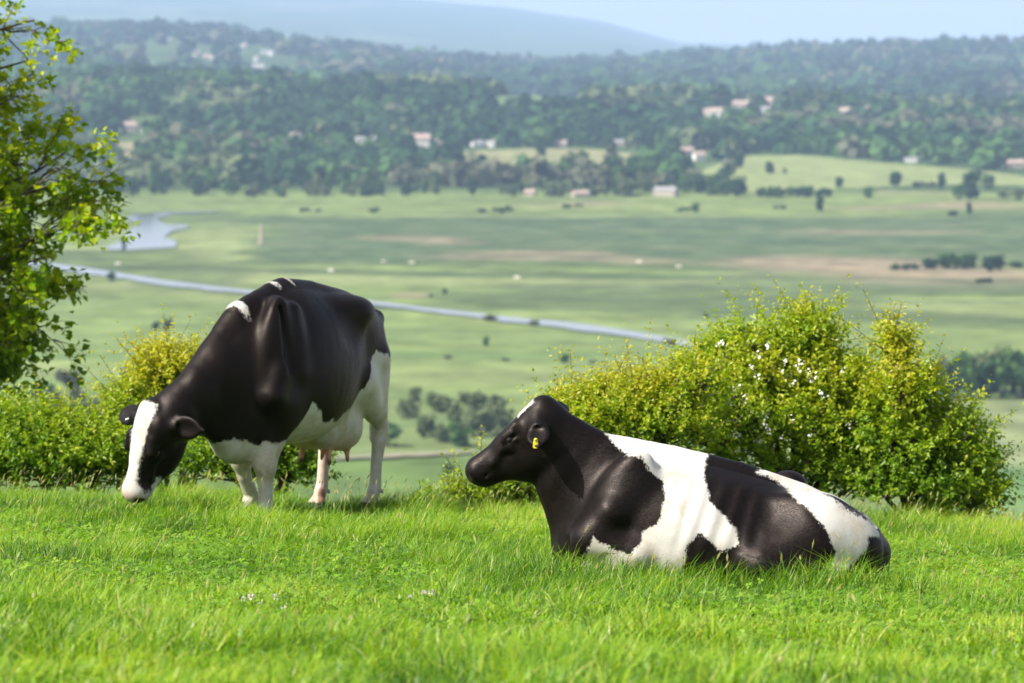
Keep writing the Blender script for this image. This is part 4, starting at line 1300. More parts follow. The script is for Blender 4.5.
# water, a lane and a track lie a little above the floor
WATER = NT('river_water')
WATER = WATER.done(WATER.bsdf((.10, .125, .13), .09, .5, WATER.noise(.6, 3, .6), .08, .05))
DUST = simple_mat('dry_track', (.22, .205, .135), .95, .1, .15, .05)
def floor_poly(name, px, mat, lift, label=None):
    n = len(px)
    V = []
    for (u, v) in px:
        rx, _, rz = ray(u, v); Y = (ZV + .45 + lift - CAMZ) / rz
        V.append((rx * Y, Y, ZV + .45 + lift))
    bm_faces = [tuple(range(n))]
    me = bpy.data.meshes.new(name); me.from_pydata(V, [], bm_faces); me.materials.append(mat); me.update()
    o = bpy.data.objects.new(name, me); COL.objects.link(o); tag(o, kind='structure')
    return o
def ribbon(name, line, mat, lift):
    """line: (u, v, half height in picture rows)"""
    L = np.array(line, float); t = np.linspace(0, len(L) - 1, len(L) * 7)
    P = np.stack([np.interp(t, np.arange(len(L)), L[:, i]) for i in range(3)], 1)
    wob = .8 * vnoise(P[:, 0] / 14, 0 * t, 0, 4)
    V, Q = [], []
    for (u, v, h), w in zip(P, wob):
        for s in (-1, 1):
            rx, _, rz = ray(u, v + s * h * (1 + .25 * w) + .5 * w); Y = (ZV + .45 + lift - CAMZ) / rz
            V.append((rx * Y, Y, ZV + .45 + lift))
    Q = [[2 * i, 2 * i + 1, 2 * i + 3, 2 * i + 2] for i in range(len(P) - 1)]
    o = mesh_obj(name, V, np.array(Q), mat); tag(o, kind='structure'); return o

ribbon('river', [(-120, 245, 1.89), (-20, 258, 2.52), (60, 267, 2.83), (95, 272, 3.15), (130, 277, 2.64), (170, 283, 2.14), (230, 290, 1.89), (300, 296, 1.63), (385, 304, 1.76), (430, 310, 2.01), (470, 314, 1.89), (500, 318, 2.26), (530, 321, 2.14), (560, 324, 2.89),
                 (600, 329, 2.89), (640, 335, 2.77), (670, 340, 2.64), (700, 345, 2.64), (740, 352, 2.26), (800, 361, 2.20), (900, 378, 2.2), (1000, 391, 2.2), (1150, 404, 2.4), (1350, 415, 2.6)], WATER, .12)
floor_poly('lagoon', [(100, 249), (125, 250), (150, 248.5), (176, 247), (177, 241), (164, 237), (172, 231), (191, 227), (184, 224), (166, 224.5), (156, 219), (170, 215), (200, 213), (230, 211.4), (205, 211), (160, 212), (133, 214.5), (124, 219), (142, 224), (126, 232), (120, 241)], WATER, .14)
floor_poly('track', [(257, 245), (262.5, 245), (263, 236), (262, 224), (259.5, 224), (258.5, 234)], DUST, .10)
ribbon('lane', [(330, 458, 1.4), (372, 456, 1.8), (400, 454.5, 2.2), (430, 453.5, 2.2), (447, 452.5, 1.4), (475, 451, .9)], DUST, .10)

# ---- trees of the valley
def tree_tones():
    tones = {}
    for k, a, b in [('dark', (.010, .036, .014), (.032, .082, .026)), ('mid', (.030, .078, .020), (.075, .150, .036)), ('pale', (.085, .115, .045), (.150, .185, .080)), ('bare', (.070, .080, .042), (.135, .140, .080))]:
        t = NT(k + '_foliage'); c = t.ramp(t.attr('tint').outputs['Fac'], [(0, a), (1, b)])
        bs = t.bsdf(c, .7, .15)
        tr = t.n('ShaderNodeBsdfTranslucent'); t.l(c, tr.inputs['Color'])
        mx = t.n('ShaderNodeMixShader'); mx.inputs[0].default_value = .25
        t.l(bs.outputs[0], mx.inputs[1]); t.l(tr.outputs[0], mx.inputs[2])
        tones[k] = t.done(mx)
    return tones
TONES = tree_tones()

def crown_cloud(rg, nf, lob, size):
    """leaf clumps on the outside and through the volume of a few lobes; unit height 1, foot at 0"""
    li = rg.integers(0, len(lob), nf)
    C = np.array([l[0] for l in lob])[li]; RR = np.array([l[1] for l in lob])[li]
    d = rg.normal(0, 1, (nf, 3)); d /= np.linalg.norm(d, axis=1)[:, None]
    P = C + d * RR * (rg.uniform(.25, 1.05, nf) ** .4)[:, None]
    P[:, 2] = np.maximum(P[:, 2], .03)
    N = d + rg.normal(0, .5, (nf, 3)); N /= np.linalg.norm(N, axis=1)[:, None]
    A = np.cross(N, rg.normal(0, 1, (nf, 3))); A /= np.linalg.norm(A, axis=1)[:, None] + 1e-9; B = np.cross(N, A)
    s = size * rg.uniform(.6, 1.5, nf)[:, None]
    V = np.stack([P - A * s - B * s * .7, P + A * s * .8 - B * s, P + A * s + B * s * .8, P - A * s * .7 + B * s], 1).reshape(-1, 3)
    V += rg.normal(0, size * .22, V.shape)
    tint = np.clip(.5 + .55 * rg.normal(0, .4, nf) + .5 * rg.normal(0, 1, len(lob))[li] * .35, 0, 1)
    return V, np.arange(nf * 4).reshape(-1, 4), tint

def proto(kind, seed, nf=330, size=.050):
    rg = rng_(seed)
    lob = []
    if kind == 'round':
        for k in range(9):
            a = rg.uniform(0, 6.28); r = rg.uniform(.08, .26)
            lob.append(((r * math.cos(a), r * math.sin(a), rg.uniform(.24, .78)), (rg.uniform(.14, .22), rg.uniform(.14, .22), rg.uniform(.13, .2))))
        lob.append(((0, 0, .45), (.32, .32, .32))); lob.append(((.05, 0, .2), (.30, .28, .18)))
    elif kind == 'tall':
        for k in range(9):
            z = .25 + .65 * k / 8; w = .23 * (1 - abs(z - .5) * .9)
            lob.append(((rg.normal(0, .05), rg.normal(0, .05), z), (w, w, .16)))
    else:   # spreading scrub
        for k in range(10):
            lob.append(((rg.uniform(-.7, .7), rg.uniform(-.35, .35), rg.uniform(.2, .6)), (rg.uniform(.2, .36), rg.uniform(.2, .32), rg.uniform(.2, .36))))
    V, Q, t = crown_cloud(rg, nf, lob, size * (1.5 if kind == 'scrub' else 1))
    tr = tubes([(np.array([[0, 0, 0], [.01, 0, .2], [0, .01, .45], [.0, 0, .7]]), [.035, .024, .018, .008])] + [(np.array([[0, 0, .3], [.5 * c[0], .5 * c[1], .3 + .5 * (c[2] - .3)], list(c)]), [.014, .009, .004]) for c, _ in lob[:6]], 5)
    return (V, Q, t), tr
PROTO = {}
for k in ('round', 'tall', 'scrub'):
    for i in range(3):
        for tone in TONES:
            (V, Q, t), tr = proto(k, 1000 + 17 * i + len(k))
            PROTO[(k, i, tone)] = [(V, Q, t), tr, None, None]

def valley_tree(p, height, kind, tone, rg, label, group, width=1.0, name=None):
    i = int(rg.integers(0, 3)); e = PROTO[(kind, i, tone)]
    root = empty(name or ('shrub' if kind == 'scrub' else 'tree'), p - np.array([0, 0, .15]), rg.uniform(0, 6.28))
    root.scale = (height * width, height * width, height)
    if e[2] is None:
        c = mesh_obj('crown', e[0][0], e[0][1], TONES[tone], root, attrs=[('tint', 'FLOAT', 'FACE', e[0][2])]); c['kind'] = 'stuff'
        t = mesh_obj('trunk', e[1][0], e[1][1], BARK, root)
        e[2], e[3] = c, t
    else:
        for src in (e[2], e[3]):
            c = src.copy(); COL.objects.link(c); c.parent = root
    tag(root, label, 'shrub' if kind == 'scrub' else 'tree', group)
    return root

TONEWORD = {'dark': 'dark green', 'mid': 'mid green', 'pale': 'pale green', 'bare': 'greyish half-bare'}
KINDWORD = {'round': 'round-headed tree', 'tall': 'narrow tree', 'scrub': 'low spreading shrub'}

def plant_px(u, v, hpx, kind, tone, rg, where, group=None, width=1.0, lab=None):
    p = hit(u, v)
    h = hpx * p[1] / F
    return valley_tree(p, h, kind, tone, rg, lab or f'{TONEWORD[tone]} {KINDWORD[kind]} {where}', group, width)

def plant_valley():
    rg = rng_(41)
    G = None
    # scattered single trees and shrubs on the pasture and marsh
    for (u, v, h, k, t, w, lab) in [
        (156, 330, 11, 'round', 'dark', 1.3, 'left one of two dark round shrubs alone on the pasture left of the grazing cow'),
        (168, 330, 14, 'round', 'dark', 1.0, 'taller right one of two dark shrubs alone on the pasture left of the grazing cow'),
        (111, 282, 13, 'round', 'dark', .9, 'dark small tree on the river bank at the left'),
        (124, 247, 10, 'tall', 'dark', 1.2, 'dark small tree on the shore of the pale lagoon'),
        (445, 294, 7, 'round', 'dark', 1.0, 'small dark shrub just beyond the river right of the grazing cow'),
        (431, 297, 5, 'scrub', 'bare', .8, 'greyish tuft beside the small dark shrub beyond the river'),
        (486, 346, 12, 'round', 'mid', .9, 'lone greyish green shrub on the pasture above the resting cow\'s head'),
        (505, 361, 5, 'scrub', 'bare', 1.3, 'low brownish shrub on the hedge line left of the green one'),
        (565, 363, 12, 'round', 'mid', 1.3, 'rounded green shrub on the hedge line above the yellow leaved shrub'),
        (592, 363, 5, 'scrub', 'bare', 1.0, 'small brown shrub right of the rounded one on the hedge line'),
        (447, 359, 5, 'scrub', 'bare', 1.2, 'low brown shrub on the hedge line nearest the grazing cow'),
        (706, 318, 7, 'round', 'dark', .8, 'tiny dark bush on the marsh left of the hawthorn\'s top'),
        (490, 321, 8, 'scrub', 'bare', 1.7, 'brown reed clump breaking the line of the river'),
        (535, 326, 8, 'scrub', 'bare', 1.3, 'second brown reed clump standing in the line of the river'),
        (668, 345, 8, 'scrub', 'bare', 1.5, 'brown reed clump at the right end of the visible river'),
        (621, 394, 8, 'round', 'mid', .9, 'small tree on the valley floor just above the yellow leaved shrub'),
        (449, 478, 18, 'round', 'dark', .8, 'small dark tree below the pale lane, left of the large rounded one'),
        (482, 480, 30, 'round', 'mid', 1.2, 'large rounded tree on the near valley floor left of the resting cow\'s nose')]:
        plant_px(u, v, h, k, t, rg, '', None, w, lab)
    # clump at the foot of the hill between the cows
    for (u, v, h, k, t, w, lab) in [
        (388, 447, 27, 'round', 'mid', 1.0, 'green tree right behind the grazing cow\'s hind leg'), (425, 437, 22, 'round', 'pale', 1.0, 'green tree second from the grazing cow in the foothill clump'),
        (441, 443, 20, 'round', 'pale', 1.0, 'short pale green tree in the middle of the foothill clump'), (461, 447, 25, 'round', 'mid', 1.1, 'green round tree in front of the foothill clump'),
        (479, 437, 30, 'round', 'pale', 1.1, 'pale leafy tree at the right of the foothill clump'), (500, 434, 28, 'round', 'pale', 1.0, 'soft green tree nearest the resting cow\'s poll in the foothill clump'),
        (405, 418, 20, 'scrub', 'pale', .8, 'pale thicket at the left back of the foothill clump'), (440, 412, 22, 'scrub', 'pale', .8, 'pale thicket in the middle back of the foothill clump'),
        (472, 410, 22, 'scrub', 'pale', .8, 'pale thicket at the right back of the foothill clump'), (497, 414, 20, 'round', 'pale', 1.0, 'soft green tree at the right back of the foothill clump'),
        (415, 402, 16, 'round', 'pale', 1.0, 'small pale tree at the very back of the foothill clump'), (455, 424, 16, 'round', 'pale', 1.2, 'pale bush in front of the pale thickets'),
        (520, 436, 20, 'round', 'pale', 1.0, 'pale tree just left of the resting cow\'s poll')]:
        plant_px(u, v, h * 1.2, k, t, rg, '', 'trees at the foot of the hill', w * 1.15, lab)
    # copse at the right edge
    words = ['leftmost', 'second', 'third', 'fourth', 'fifth', 'sixth', 'seventh', 'eighth']
    for i, (u, v, h, t) in enumerate([(905, 392, 26, 'pale'), (928, 398, 34, 'mid'), (948, 399, 40, 'dark'), (966, 399, 44, 'mid'), (985, 399, 47, 'dark'), (1003, 399, 52, 'mid'), (1022, 399, 55, 'dark'), (1043, 399, 52, 'mid')]):
        plant_px(u, v, h, 'round', t, rg, '', 'trees of the copse at the right edge', .85, f'{words[i]} tree from the left in the front row of the copse at the right edge')
    for i, (u, v, h, t) in enumerate([(940, 388, 36, 'pale'), (962, 386, 42, 'mid'), (990, 386, 46, 'pale'), (1012, 386, 46, 'mid')]):
        plant_px(u, v, h, 'round', t, rg, '', 'trees of the copse at the right edge', .9, f'{words[i]} tree from the left in the paler back row of the right-edge copse')
    for (u, v, h, k, t, lab) in [(895, 270, 8, 'scrub', 'mid', 'small shrub at the left end of the thicket on the brown reed bed'), (912, 270, 9, 'scrub', 'dark', 'low dark shrub second in the thicket on the brown reed bed'), (928, 269, 14, 'round', 'dark', 'dark round tree third in the thicket on the brown reed bed'),
                            (949, 269, 20, 'round', 'mid', 'tall green tree in the middle of the thicket on the brown reed bed'), (968, 268, 19, 'round', 'mid', 'mid green bush right of the middle of the thicket on the brown reed bed'), (992, 271, 20, 'round', 'dark', 'dark tree at the right end of the thicket on the brown reed bed'),
                            (985, 283, 8, 'scrub', 'dark', 'low dark bush in front of the thicket on the brown reed bed'), (1016, 268, 9, 'scrub', 'mid', 'low shrub right of the thicket on the brown reed bed')]:
        plant_px(u, v, h, k, t, rg, '', 'thicket on the brown reed bed', 1.7 if k == 'round' else 1.3, lab)
    # single trees on and under the far pale field at the right
    for (u, v, h, k, t, w, lab) in [(769, 174, 15, 'round', 'dark', 1.0, 'dark round tree alone at the left end of the far pale field'), (740, 168, 20, 'round', 'dark', .9, 'dark tree beside the white house left of the far pale field'),
        (840, 188, 14, 'round', 'dark', .9, 'small dark round tree on the lower edge of the far pale field'), (897, 186, 18, 'round', 'dark', 1.1, 'dark round tree in the middle of the lower edge of the far pale field'),
        (941, 190, 17, 'tall', 'dark', 1.1, 'narrow dark tree left of the biggest tree under the far pale field'), (971, 199, 35, 'round', 'dark', .9, 'biggest dark round tree under the right end of the far pale field'),
        (987, 190, 20, 'round', 'mid', 1.0, 'tree tucked against the right of the biggest tree under the far field'), (960, 200, 20, 'round', 'mid', 1.0, 'lower tree in front of the biggest tree under the far field'),
        (820, 211, 18, 'round', 'dark', .8, 'dark tree on the marsh edge below the far pale field'), (695, 212, 11, 'round', 'mid', 1.2, 'rounded bush on the marsh edge left of the dark tree'),
        (779, 209, 5, 'scrub', 'dark', 1.6, 'flat dark shrub on the marsh edge between the bush and the dark tree'), (969, 215, 13, 'tall', 'dark', 1.0, 'narrow dark tree on the marsh edge at the right'),
        (953, 216, 7, 'scrub', 'dark', 1.2, 'low dark shrub left of the narrow tree on the marsh edge'), (868, 198, 14, 'round', 'mid', 1.1, 'mid green tree by the pale ground under the far field'),
        (1010, 200, 16, 'scrub', 'pale', 1.0, 'pale spreading shrub at the right edge under the far field'), (925, 188, 9, 'scrub', 'bare', 1.6, 'brownish thicket between two dark trees under the far field'),
        (542, 156, 18, 'round', 'dark', 1.0, 'dark round tree in the middle of the far yellowish field'), (785, 174, 7, 'round', 'mid', 1.0, 'small bush right of the lone tree on the far pale field'), (650, 155, 16, 'round', 'dark', 1.0, 'dark tree at the right end of the far yellowish field'),
        (664, 158, 14, 'round', 'mid', 1.0, 'mid green tree right of the dark one by the yellowish field')]:
        plant_px(u, v, h, k, t, rg, '', None, w, lab)
    for i in range(13):
        u = 762 + i * 5.5 + rg.uniform(-2, 2)
        plant_px(u, 197 + rg.uniform(-1.5, 1), rg.uniform(8, 14), 'round', ['dark', 'mid'][i % 2], rg, 'in the hedgerow under the far pale field', 'hedgerow under the far pale field', 1.2)
    for (u0, u1, v0, n, h0, h1) in [(470, 532, 211, 7, 4, 7), (560, 590, 208, 3, 4, 6), (360, 380, 212, 3, 4, 6), (300, 330, 211, 3, 4, 6), (668, 690, 210, 3, 4, 6)]:
        for i in range(n):
            plant_px(rg.uniform(u0, u1), v0 + rg.uniform(-2, 2), rg.uniform(h0, h1), 'scrub', ['dark', 'mid'][i % 2], rg, 'on the far marsh below the tree belt', 'far marsh shrubs')
    # belt of trees along the far edge of the valley floor
    for i in range(150):
        u = rg.uniform(95, 742); row = rg.uniform(0, 1)
        v = 197 - 22 * row ** 1.5
        if 452 < u < 700 and v < 176: continue
        big = 1.35 if 560 < u < 665 else (.72 if 380 < u < 560 else 1.0)
        h = rg.uniform(13, 26) * big
        tone = rg.choice(['dark', 'mid', 'pale', 'bare'], p=[.42, .30, .20, .08])
        kind = rg.choice(['round', 'tall', 'scrub'], p=[.62, .13, .25])
        if kind == 'scrub': h *= .6
        side = 'left third' if u < 310 else ('middle' if u < 530 else 'right third')
        plant_px(u, v, h, kind, tone, rg, f'in the {side} of the far tree belt', 'tree belt along the far edge of the valley floor')
    # scrub on the lower slope seen over the left-hand bushes
    for i in range(46):
        u = rg.uniform(-20, 262); v = 438 - 52 * rg.uniform(0, 1) ** 1.2
        tone = rg.choice(['bare', 'pale', 'mid'], p=[.35, .4, .25])
        side = 'left of the golden shrub' if u < 140 else 'behind the golden shrub'
        plant_px(u, v, rg.uniform(14, 26), rg.choice(['round', 'scrub']), tone, rg, f'in the hazy scrub {side}', 'scrub on the valley floor at the left', .9)
plant_valley()

# ---- far woods that read as one mass; sight lines to the houses stay open
HOUSES = [(293, 139, 13, 6, 'b', 't', 'long low brick house left of the cream field'), (366, 143, 20, 6, 'w', 's', 'long grey-roofed house right below the cream field'), (349, 141, 11, 5, 'b', 't', 'small brick house just under the cream field'),
          (421, 147, 17, 13, 'w', 't', 'largest white gabled house above the left part of the tree belt'), (440, 146, 8, 7, 'b', 't', 'narrow brick house right beside the largest white one'),
          (477, 147, 12, 6, 'w', 's', 'left of two white bungalows at the start of the yellowish field'), (491, 147, 9, 6, 'w', 's', 'right of two white bungalows at the start of the yellowish field'),
          (560, 147, 13, 6, 'b', 't', 'brick house at the wood\'s edge above the yellowish field'), (619, 146, 12, 6, 'b', 's', 'low house at the wood\'s edge above the right of the yellowish field'),
          (687, 157, 12, 10, 'b', 't', 'left gabled house of the hamlet left of the far pale field'), (699, 160, 11, 8, 'w', 't', 'white gabled house of the hamlet left of the far pale field'), (731, 167, 13, 7, 'w', 's', 'white house standing alone beside a dark tree near the pale field'),
          (666, 196, 22, 9, 'b', 's', 'broad house at the right end of the tree belt'), (580, 197, 16, 6, 'b', 't', 'low house under the tall trees of the belt'), (530, 196, 10, 6, 'b', 't', 'small brick house in the middle of the tree belt'),
          (716, 117, 13, 9, 'w', 't', 'cream house high in the wood, leftmost of the upper village'), (706, 116, 7, 7, 'b', 't', 'small brick house beside the cream one in the upper village'), (743, 108, 20, 7, 'b', 't', 'long terrace in the middle of the upper village'),
          (766, 120, 11, 13, 'w', 's', 'tall white house at the right of the upper village'), (768, 106, 9, 9, 'b', 't', 'brick house above the tall white one in the upper village'), (844, 117, 14, 9, 'b', 't', 'tan roofed house alone in the right-hand wood'),
          (865, 113, 10, 7, 'b', 't', 'smaller brick house right of the tan roofed one'), (1014, 168, 22, 8, 'b', 't', 'long brown barn at the right edge above the marsh'), (912, 162, 13, 4, 'w', 's', 'low shed at the top edge of the far pale field'),
          (128, 131, 16, 9, 'b', 't', 'brick house in the trees at the far left beside the maple'), (147, 133, 10, 8, 'b', 't', 'second brick house in the trees at the far left'), (210, 133, 10, 6, 'w', 's', 'pale cottage in the left-hand trees'),
          (148, 68, 10, 6, 'w', 's', 'pale building on top of the left wood'), (259, 70, 12, 6, 'w', 's', 'second pale building on the skyline of the left wood'), (532, 87, 14, 5, 'w', 's', 'pale roofed building on the skyline of the middle wood')]
def woods(name, y0, y1, n, hh, nf, size, seed, reject, tones):
    rg = rng_(seed)
    u = rg.uniform(-520, 1540, n); y = np.exp(rg.uniform(math.log(y0), math.log(y1), n))
    x = (u - 512) / F * y
    z = terrain(x, y)
    U, Vv = pxy(x, y, z)
    k = ~reject(U, Vv, x, y)
    x, y, z = x[k], y[k], z[k]; n = len(x)
    h = rg.uniform(hh[0], hh[1], n) * rg.uniform(.75, 1.3, n) * (1 + .25 * fbm(x / 90, y / 200, 0, seed, 2)); w = h * rg.uniform(.95, 1.6, n)
    d = rg.normal(0, 1, (n, nf, 3)); d /= np.linalg.norm(d, axis=2)[..., None]; d[..., 2] = np.abs(d[..., 2])
    lump = 1 + .3 * np.sin(d[..., 0] * 5 + rg.uniform(0, 6, (n, 1))) * np.cos(d[..., 1] * 5)
    P = np.stack([x, y, z + h * .15], 1)[:, None] + d * np.stack([w * .5, w * .5, h * .8], 1)[:, None] * (lump * rg.uniform(.75, 1.02, (n, nf)))[..., None]
    N = d + rg.normal(0, .35, d.shape); N /= np.linalg.norm(N, axis=2)[..., None]
    A = np.cross(N, rg.normal(0, 1, d.shape)); A /= np.linalg.norm(A, axis=2)[..., None]; B = np.cross(N, A)
    s = (h[:, None] * size * rg.uniform(.7, 1.4, (n, nf)))[..., None]
    V = np.stack([P - A * s - B * s, P + A * s - B * s * .8, P + A * s * .9 + B * s, P - A * s + B * s * .9], 2).reshape(-1, 3)
    Q = np.arange(n * nf * 4).reshape(-1, 4)
    mm = fbm(x / 260, y / 420, 0, seed + 1, 3) + rg.normal(0, .07, n)
    ti = np.where(mm > .22, 3, np.where(mm > .02, 1, np.where(mm < -.28, 2, 0)))
    tint = np.clip(.5 + rg.normal(0, .18, (n, nf)) + (rg.normal(0, .09, n) + .9 * fbm(x / 330, y / 500, 0, seed + 5, 3))[:, None], 0, 1)
    o = mesh_obj(name, V, Q, [TONES[t] for t in tones], mat_idx=np.repeat(ti, nf), attrs=[('tint', 'FLOAT', 'FACE', tint.ravel())])
    tag(o, kind='stuff')
def rej1(U, Vv, x, y):
    n = fbm(x / 120, y / 200, 0, 91, 2)
    clear = np.zeros(U.shape, bool)
    for (hu, hv, hw_, hh_, *_r) in HOUSES:
        clear |= (np.abs(U - hu) < hw_ * .6 + 2) & (Vv > hv - 3) & (Vv < hv + 13)
    return clear | (in_field(U, Vv + 1) >= 0) | ((Vv > 172) & (U > 700)) | ((Vv > 150) & (Vv < 178) & (U > 455) & (U < 720) & (n > -.2)) | ((Vv > 118) & (Vv < 150) & (U < 480) & (n > .12)) | ((Vv > 160) & (n > .25))
woods('near_wood', 2560, 4050, 8200, (9, 16), 26, .19, 301, rej1, ['dark', 'mid', 'pale', 'bare'])
def rej2(U, Vv, x, y):
    n = fbm(x / 500, y / 500, 0, 95, 3)
    return (in_field(U, Vv) >= 0) | (n > .22) | ((U < 420) & (n > -.02) & (y > 5400)) | ((U > 120) & (U < 350) & (y > 5200) & (fbm(x / 260, y / 260, 0, 96, 2) > .02))
woods('far_wood', 4700, 9600, 8500, (13, 22), 16, .30, 302, rej2, ['dark', 'dark', 'mid', 'bare'])

# ---- houses among the far trees
BRICK = simple_mat('pale_brick_wall', (.50, .42, .38), .9, .2, .12, .4)
RENDERW = simple_mat('white_rendered_wall', (.78, .75, .70), .9, .2, .06, .3)
TILES = simple_mat('red_brown_roof_tiles', (.36, .27, .23), .9, .2, .18, .8)
SLATE = simple_mat('grey_slate_roof', (.26, .25, .25), .8, .3, .15, .8)
GLASS = NT('window_glass'); GLASS = GLASS.done(GLASS.bsdf((.03, .035, .04), .12, .5))
def house(p, w, d, hw, hr, rz, wall, roof, label, group='far houses among the trees', name='house'):
    r = empty(name, p - np.array([0, 0, .6]), rz)
    a, b = w / 2, d / 2
    V = [(-a, -b, 0), (a, -b, 0), (a, b, 0), (-a, b, 0), (-a, -b, hw), (a, -b, hw), (a, b, hw), (-a, b, hw), (-a, 0, hw + hr), (a, 0, hw + hr)]
    me = bpy.data.meshes.new('wall'); me.from_pydata(V, [], [(0, 1, 5, 4), (2, 3, 7, 6), (1, 2, 6, 9, 5), (3, 0, 4, 8, 7)]); me.materials.append(wall); me.update()
    o = bpy.data.objects.new('wall', me); COL.objects.link(o); o.parent = r
    e, t = .4, .25
    V = []
    for x in (-a - e, a + e):
        V += [(x, -b - e, hw - e * hr / b + .05), (x, 0, hw + hr + .05), (x, b + e, hw - e * hr / b + .05), (x, b + e, hw - e * hr / b + t + .05), (x, 0, hw + hr + t + .05), (x, -b - e, hw - e * hr / b + t + .05)]
    Q = [[i, (i + 1) % 6, 6 + (i + 1) % 6, 6 + i] for i in range(6)] + [[0, 5, 4, 1], [1, 4, 3, 2], [6, 7, 10, 11], [7, 8, 9, 10]]
    rf = mesh_obj('roof', V, np.array(Q), roof, r)
    cx = a * .55
    V = [(cx + i * .45, j * .45, k) for k in (hw + hr * .6, hw + hr + 1.3) for i, j in ((-1, -1), (1, -1), (1, 1), (-1, 1))]
    mesh_obj('chimney', V, np.array([[0, 1, 5, 4], [1, 2, 6, 5], [2, 3, 7, 6], [3, 0, 4, 7], [4, 5, 6, 7]]), BRICK, rf)
    nw = max(2, int(w / 3.2))
    rows = [1.1] + ([hw * .62] if hw > 4.4 else [])
    for z in rows:
        for i in range(nw):
            x = -a + w * (i + .5) / nw
            V = [(x - .55, -b - .03, z), (x + .55, -b - .03, z), (x + .55, -b - .03, z + 1.25), (x - .55, -b - .03, z + 1.25)]
            V += [(q[0], q[1] + .02, q[2]) for q in V]
            mesh_obj('window', V, np.array([[0, 1, 2, 3], [0, 4, 5, 1], [1, 5, 6, 2], [2, 6, 7, 3], [3, 7, 4, 0]]), GLASS, r)
    tag(r, label, 'house', group)
    return r
def build_houses():
    rg = rng_(66)
    L = HOUSES
    for (u, v, w, h, wl, rf, lab) in L:
        p = hit(u, v); s = p[1] / F
        W_, Ht = w * s, h * s
        house(p + np.array([0, 0, 0]), W_, min(W_ * .75, 9), Ht * .62 + .6, Ht * .38, rg.uniform(-.5, .5), RENDERW if wl == 'w' else BRICK, TILES if rf == 't' else SLATE, lab)
    for i in range(26):
        u = 150 + 180 * rg.beta(2, 2.6); v = rg.uniform(27, 62)
        p = hit(u, v); s = p[1] / F
        house(p, rg.uniform(3, 7) * s, 9, rg.uniform(4, 6), 3, rg.uniform(-.6, .6), RENDERW if rg.uniform() < .35 else BRICK, TILES if rg.uniform() < .6 else SLATE, 'tiny pale building of the hazy town on the left-hand ridge', 'hazy hillside town')
build_houses()

# ---- pale animals far out on the marsh
def far_animals():
    fd = Field((-1.3, -.5, -.1), (1.5, .5, 1.6), .05)
    fd.cone((-.8, 0, 1.05), (.7, 0, 1.0), .36, .36, .1); fd.cone((.7, 0, 1.05), (1.05, 0, .85), .22, .15, .1); fd.cone((1.05, 0, .85), (1.3, 0, .55), .15, .09, .08)
    for sx in (-.75, .62):
        for sy in (-.18, .18): fd.cone((sx, sy, .8), (sx, sy, .0), .13, .07, .05)
    V, Q = fd.surface(1)
    HIDE = simple_mat('cream_hide', (.72, .66, .56), .8, .2, .1, 2)
    rg = rng_(2); first = None
    for (u, v, lab) in [(517, 280, 'pale animal alone on the light marsh right of the middle'), (384, 264, 'pale animal on the dark marsh just right of the grazing cow\'s back'), (412, 265, 'second pale animal right of the one above the grazing cow\'s rump'),
                        (331, 273, 'pale animal above the grazing cow\'s back'), (639, 264, 'pale animal on the dark marsh right of the reed streak'), (679, 269, 'rightmost pale animal on the marsh'), (118, 266, 'pale animal on the river bank at the left')]:
        p = hit(u, v)
        if first is None:
            first = mesh_obj('grazing_animal', V, Q, HIDE, smooth=True); o = first
        else:
            o = first.copy(); COL.objects.link(o)
        o.location = p; o.rotation_euler = (0, 0, rg.uniform(-.7, .7) + (0 if rg.uniform() < .5 else math.pi)); o.scale = (1.1, 1.1, 1.1)
        tag(o, lab, 'animal', 'pale animals on the marsh')
far_animals()

# ---- the hazy air: one closed box of even thin mist
def haze():
    x, y0, y1, z0, z1 = 12500, -60, 28600, -101, 385
    V = [(sx * x, yy, zz) for zz in (z0, z1) for (sx, yy) in ((-1, y0), (1, y0), (1, y1), (-1, y1))]
    t = NT('hazy_air')
    pv = t.n('ShaderNodeVolumePrincipled')
    pv.inputs['Color'].default_value = (.50, .68, 1.0, 1)
    pv.inputs['Density'].default_value = HAZE_D
    pv.inputs['Anisotropy'].default_value = .0
    t.l(pv.outputs[0], t.out.inputs['Volume'])
    o = mesh_obj('haze', V, np.array([[3, 2, 1, 0], [4, 5, 6, 7], [0, 1, 5, 4], [1, 2, 6, 5], [2, 3, 7, 6], [3, 0, 4, 7]]), t.m)
    tag(o, kind='stuff')
HAZE_D = 7.2e-5
haze()
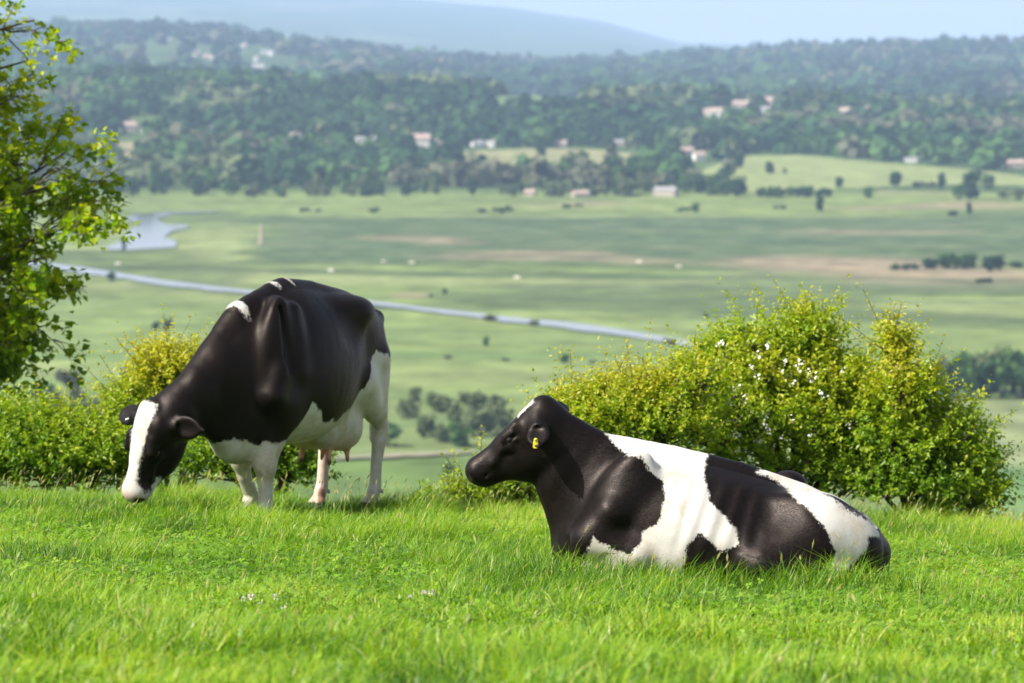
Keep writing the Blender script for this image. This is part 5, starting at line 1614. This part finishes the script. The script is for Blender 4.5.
# ------------------------------------------------------------------ light, camera, render settings
SUN_DIR = unit((-0.66, -0.30, 0.78))           # towards the sun: high on the left, slightly behind the camera
elev = math.asin(SUN_DIR[2]); az = math.atan2(SUN_DIR[0], SUN_DIR[1])
w = bpy.data.worlds.new('World'); scene.world = w
w.use_nodes = True
nt = w.node_tree; nt.nodes.clear()
sky = nt.nodes.new('ShaderNodeTexSky'); sky.sky_type = 'NISHITA'; sky.sun_disc = False
sky.sun_elevation = elev; sky.sun_rotation = az
sky.air_density = 1.0; sky.dust_density = 3.0; sky.ozone_density = 1.0
bg = nt.nodes.new('ShaderNodeBackground'); bg.inputs['Strength'].default_value = 0.085
wo = nt.nodes.new('ShaderNodeOutputWorld')
thin = nt.nodes.new('ShaderNodeMix'); thin.data_type = 'RGBA'      # a milky veil whitens the blue low in the sky
tcw = nt.nodes.new('ShaderNodeTexCoord'); sep = nt.nodes.new('ShaderNodeSeparateXYZ'); mr = nt.nodes.new('ShaderNodeMapRange')
mr.interpolation_type = 'SMOOTHSTEP'
for k_, v_ in (('From Min', .0), ('From Max', .40), ('To Min', .80), ('To Max', .12)): mr.inputs[k_].default_value = v_
nt.links.new(tcw.outputs['Generated'], sep.inputs[0]); nt.links.new(sep.outputs['Z'], mr.inputs['Value']); nt.links.new(mr.outputs['Result'], thin.inputs[0])
thin.inputs[7].default_value = (7.6, 7.2, 7.3, 1)
nt.links.new(sky.outputs[0], thin.inputs[6]); nt.links.new(thin.outputs[2], bg.inputs[0]); nt.links.new(bg.outputs[0], wo.inputs[0])
sl = bpy.data.lights.new('sun', 'SUN'); sl.energy = 5.0; sl.angle = R(0.53); sl.color = (1.0, 0.955, 0.88)
so = bpy.data.objects.new('sun', sl); COL.objects.link(so)
from mathutils import Vector
so.rotation_euler = Vector(SUN_DIR).to_track_quat('Z', 'Y').to_euler()
so.location = (-30, -15, 60)

cam = bpy.data.cameras.new('camera'); co = bpy.data.objects.new('camera', cam); COL.objects.link(co)
co.location = (0, 0, CAMZ); co.rotation_euler = (math.pi / 2 - PITCH, 0, 0)
cam.sensor_width = 36.0; cam.lens = 36.0 * F / 1024.0
cam.clip_start = 0.5; cam.clip_end = 60000
cam.dof.use_dof = True; cam.dof.focus_distance = 19.0; cam.dof.aperture_fstop = 4.7
scene.camera = co
scene.render.engine = 'CYCLES'
scene.view_settings.view_transform = 'Standard'; scene.view_settings.look = 'None'
scene.view_settings.exposure = 0.85; scene.view_settings.gamma = 1
cy = scene.cycles
cy.use_denoising = True
try: cy.denoiser = 'OPENIMAGEDENOISE'
except Exception: pass
cy.max_bounces = 6; cy.diffuse_bounces = 3; cy.glossy_bounces = 2; cy.transmission_bounces = 4; cy.transparent_max_bounces = 6; cy.volume_bounces = 1
cy.use_adaptive_sampling = True; cy.adaptive_threshold = 0.01
cy.caustics_reflective = False; cy.caustics_refractive = False
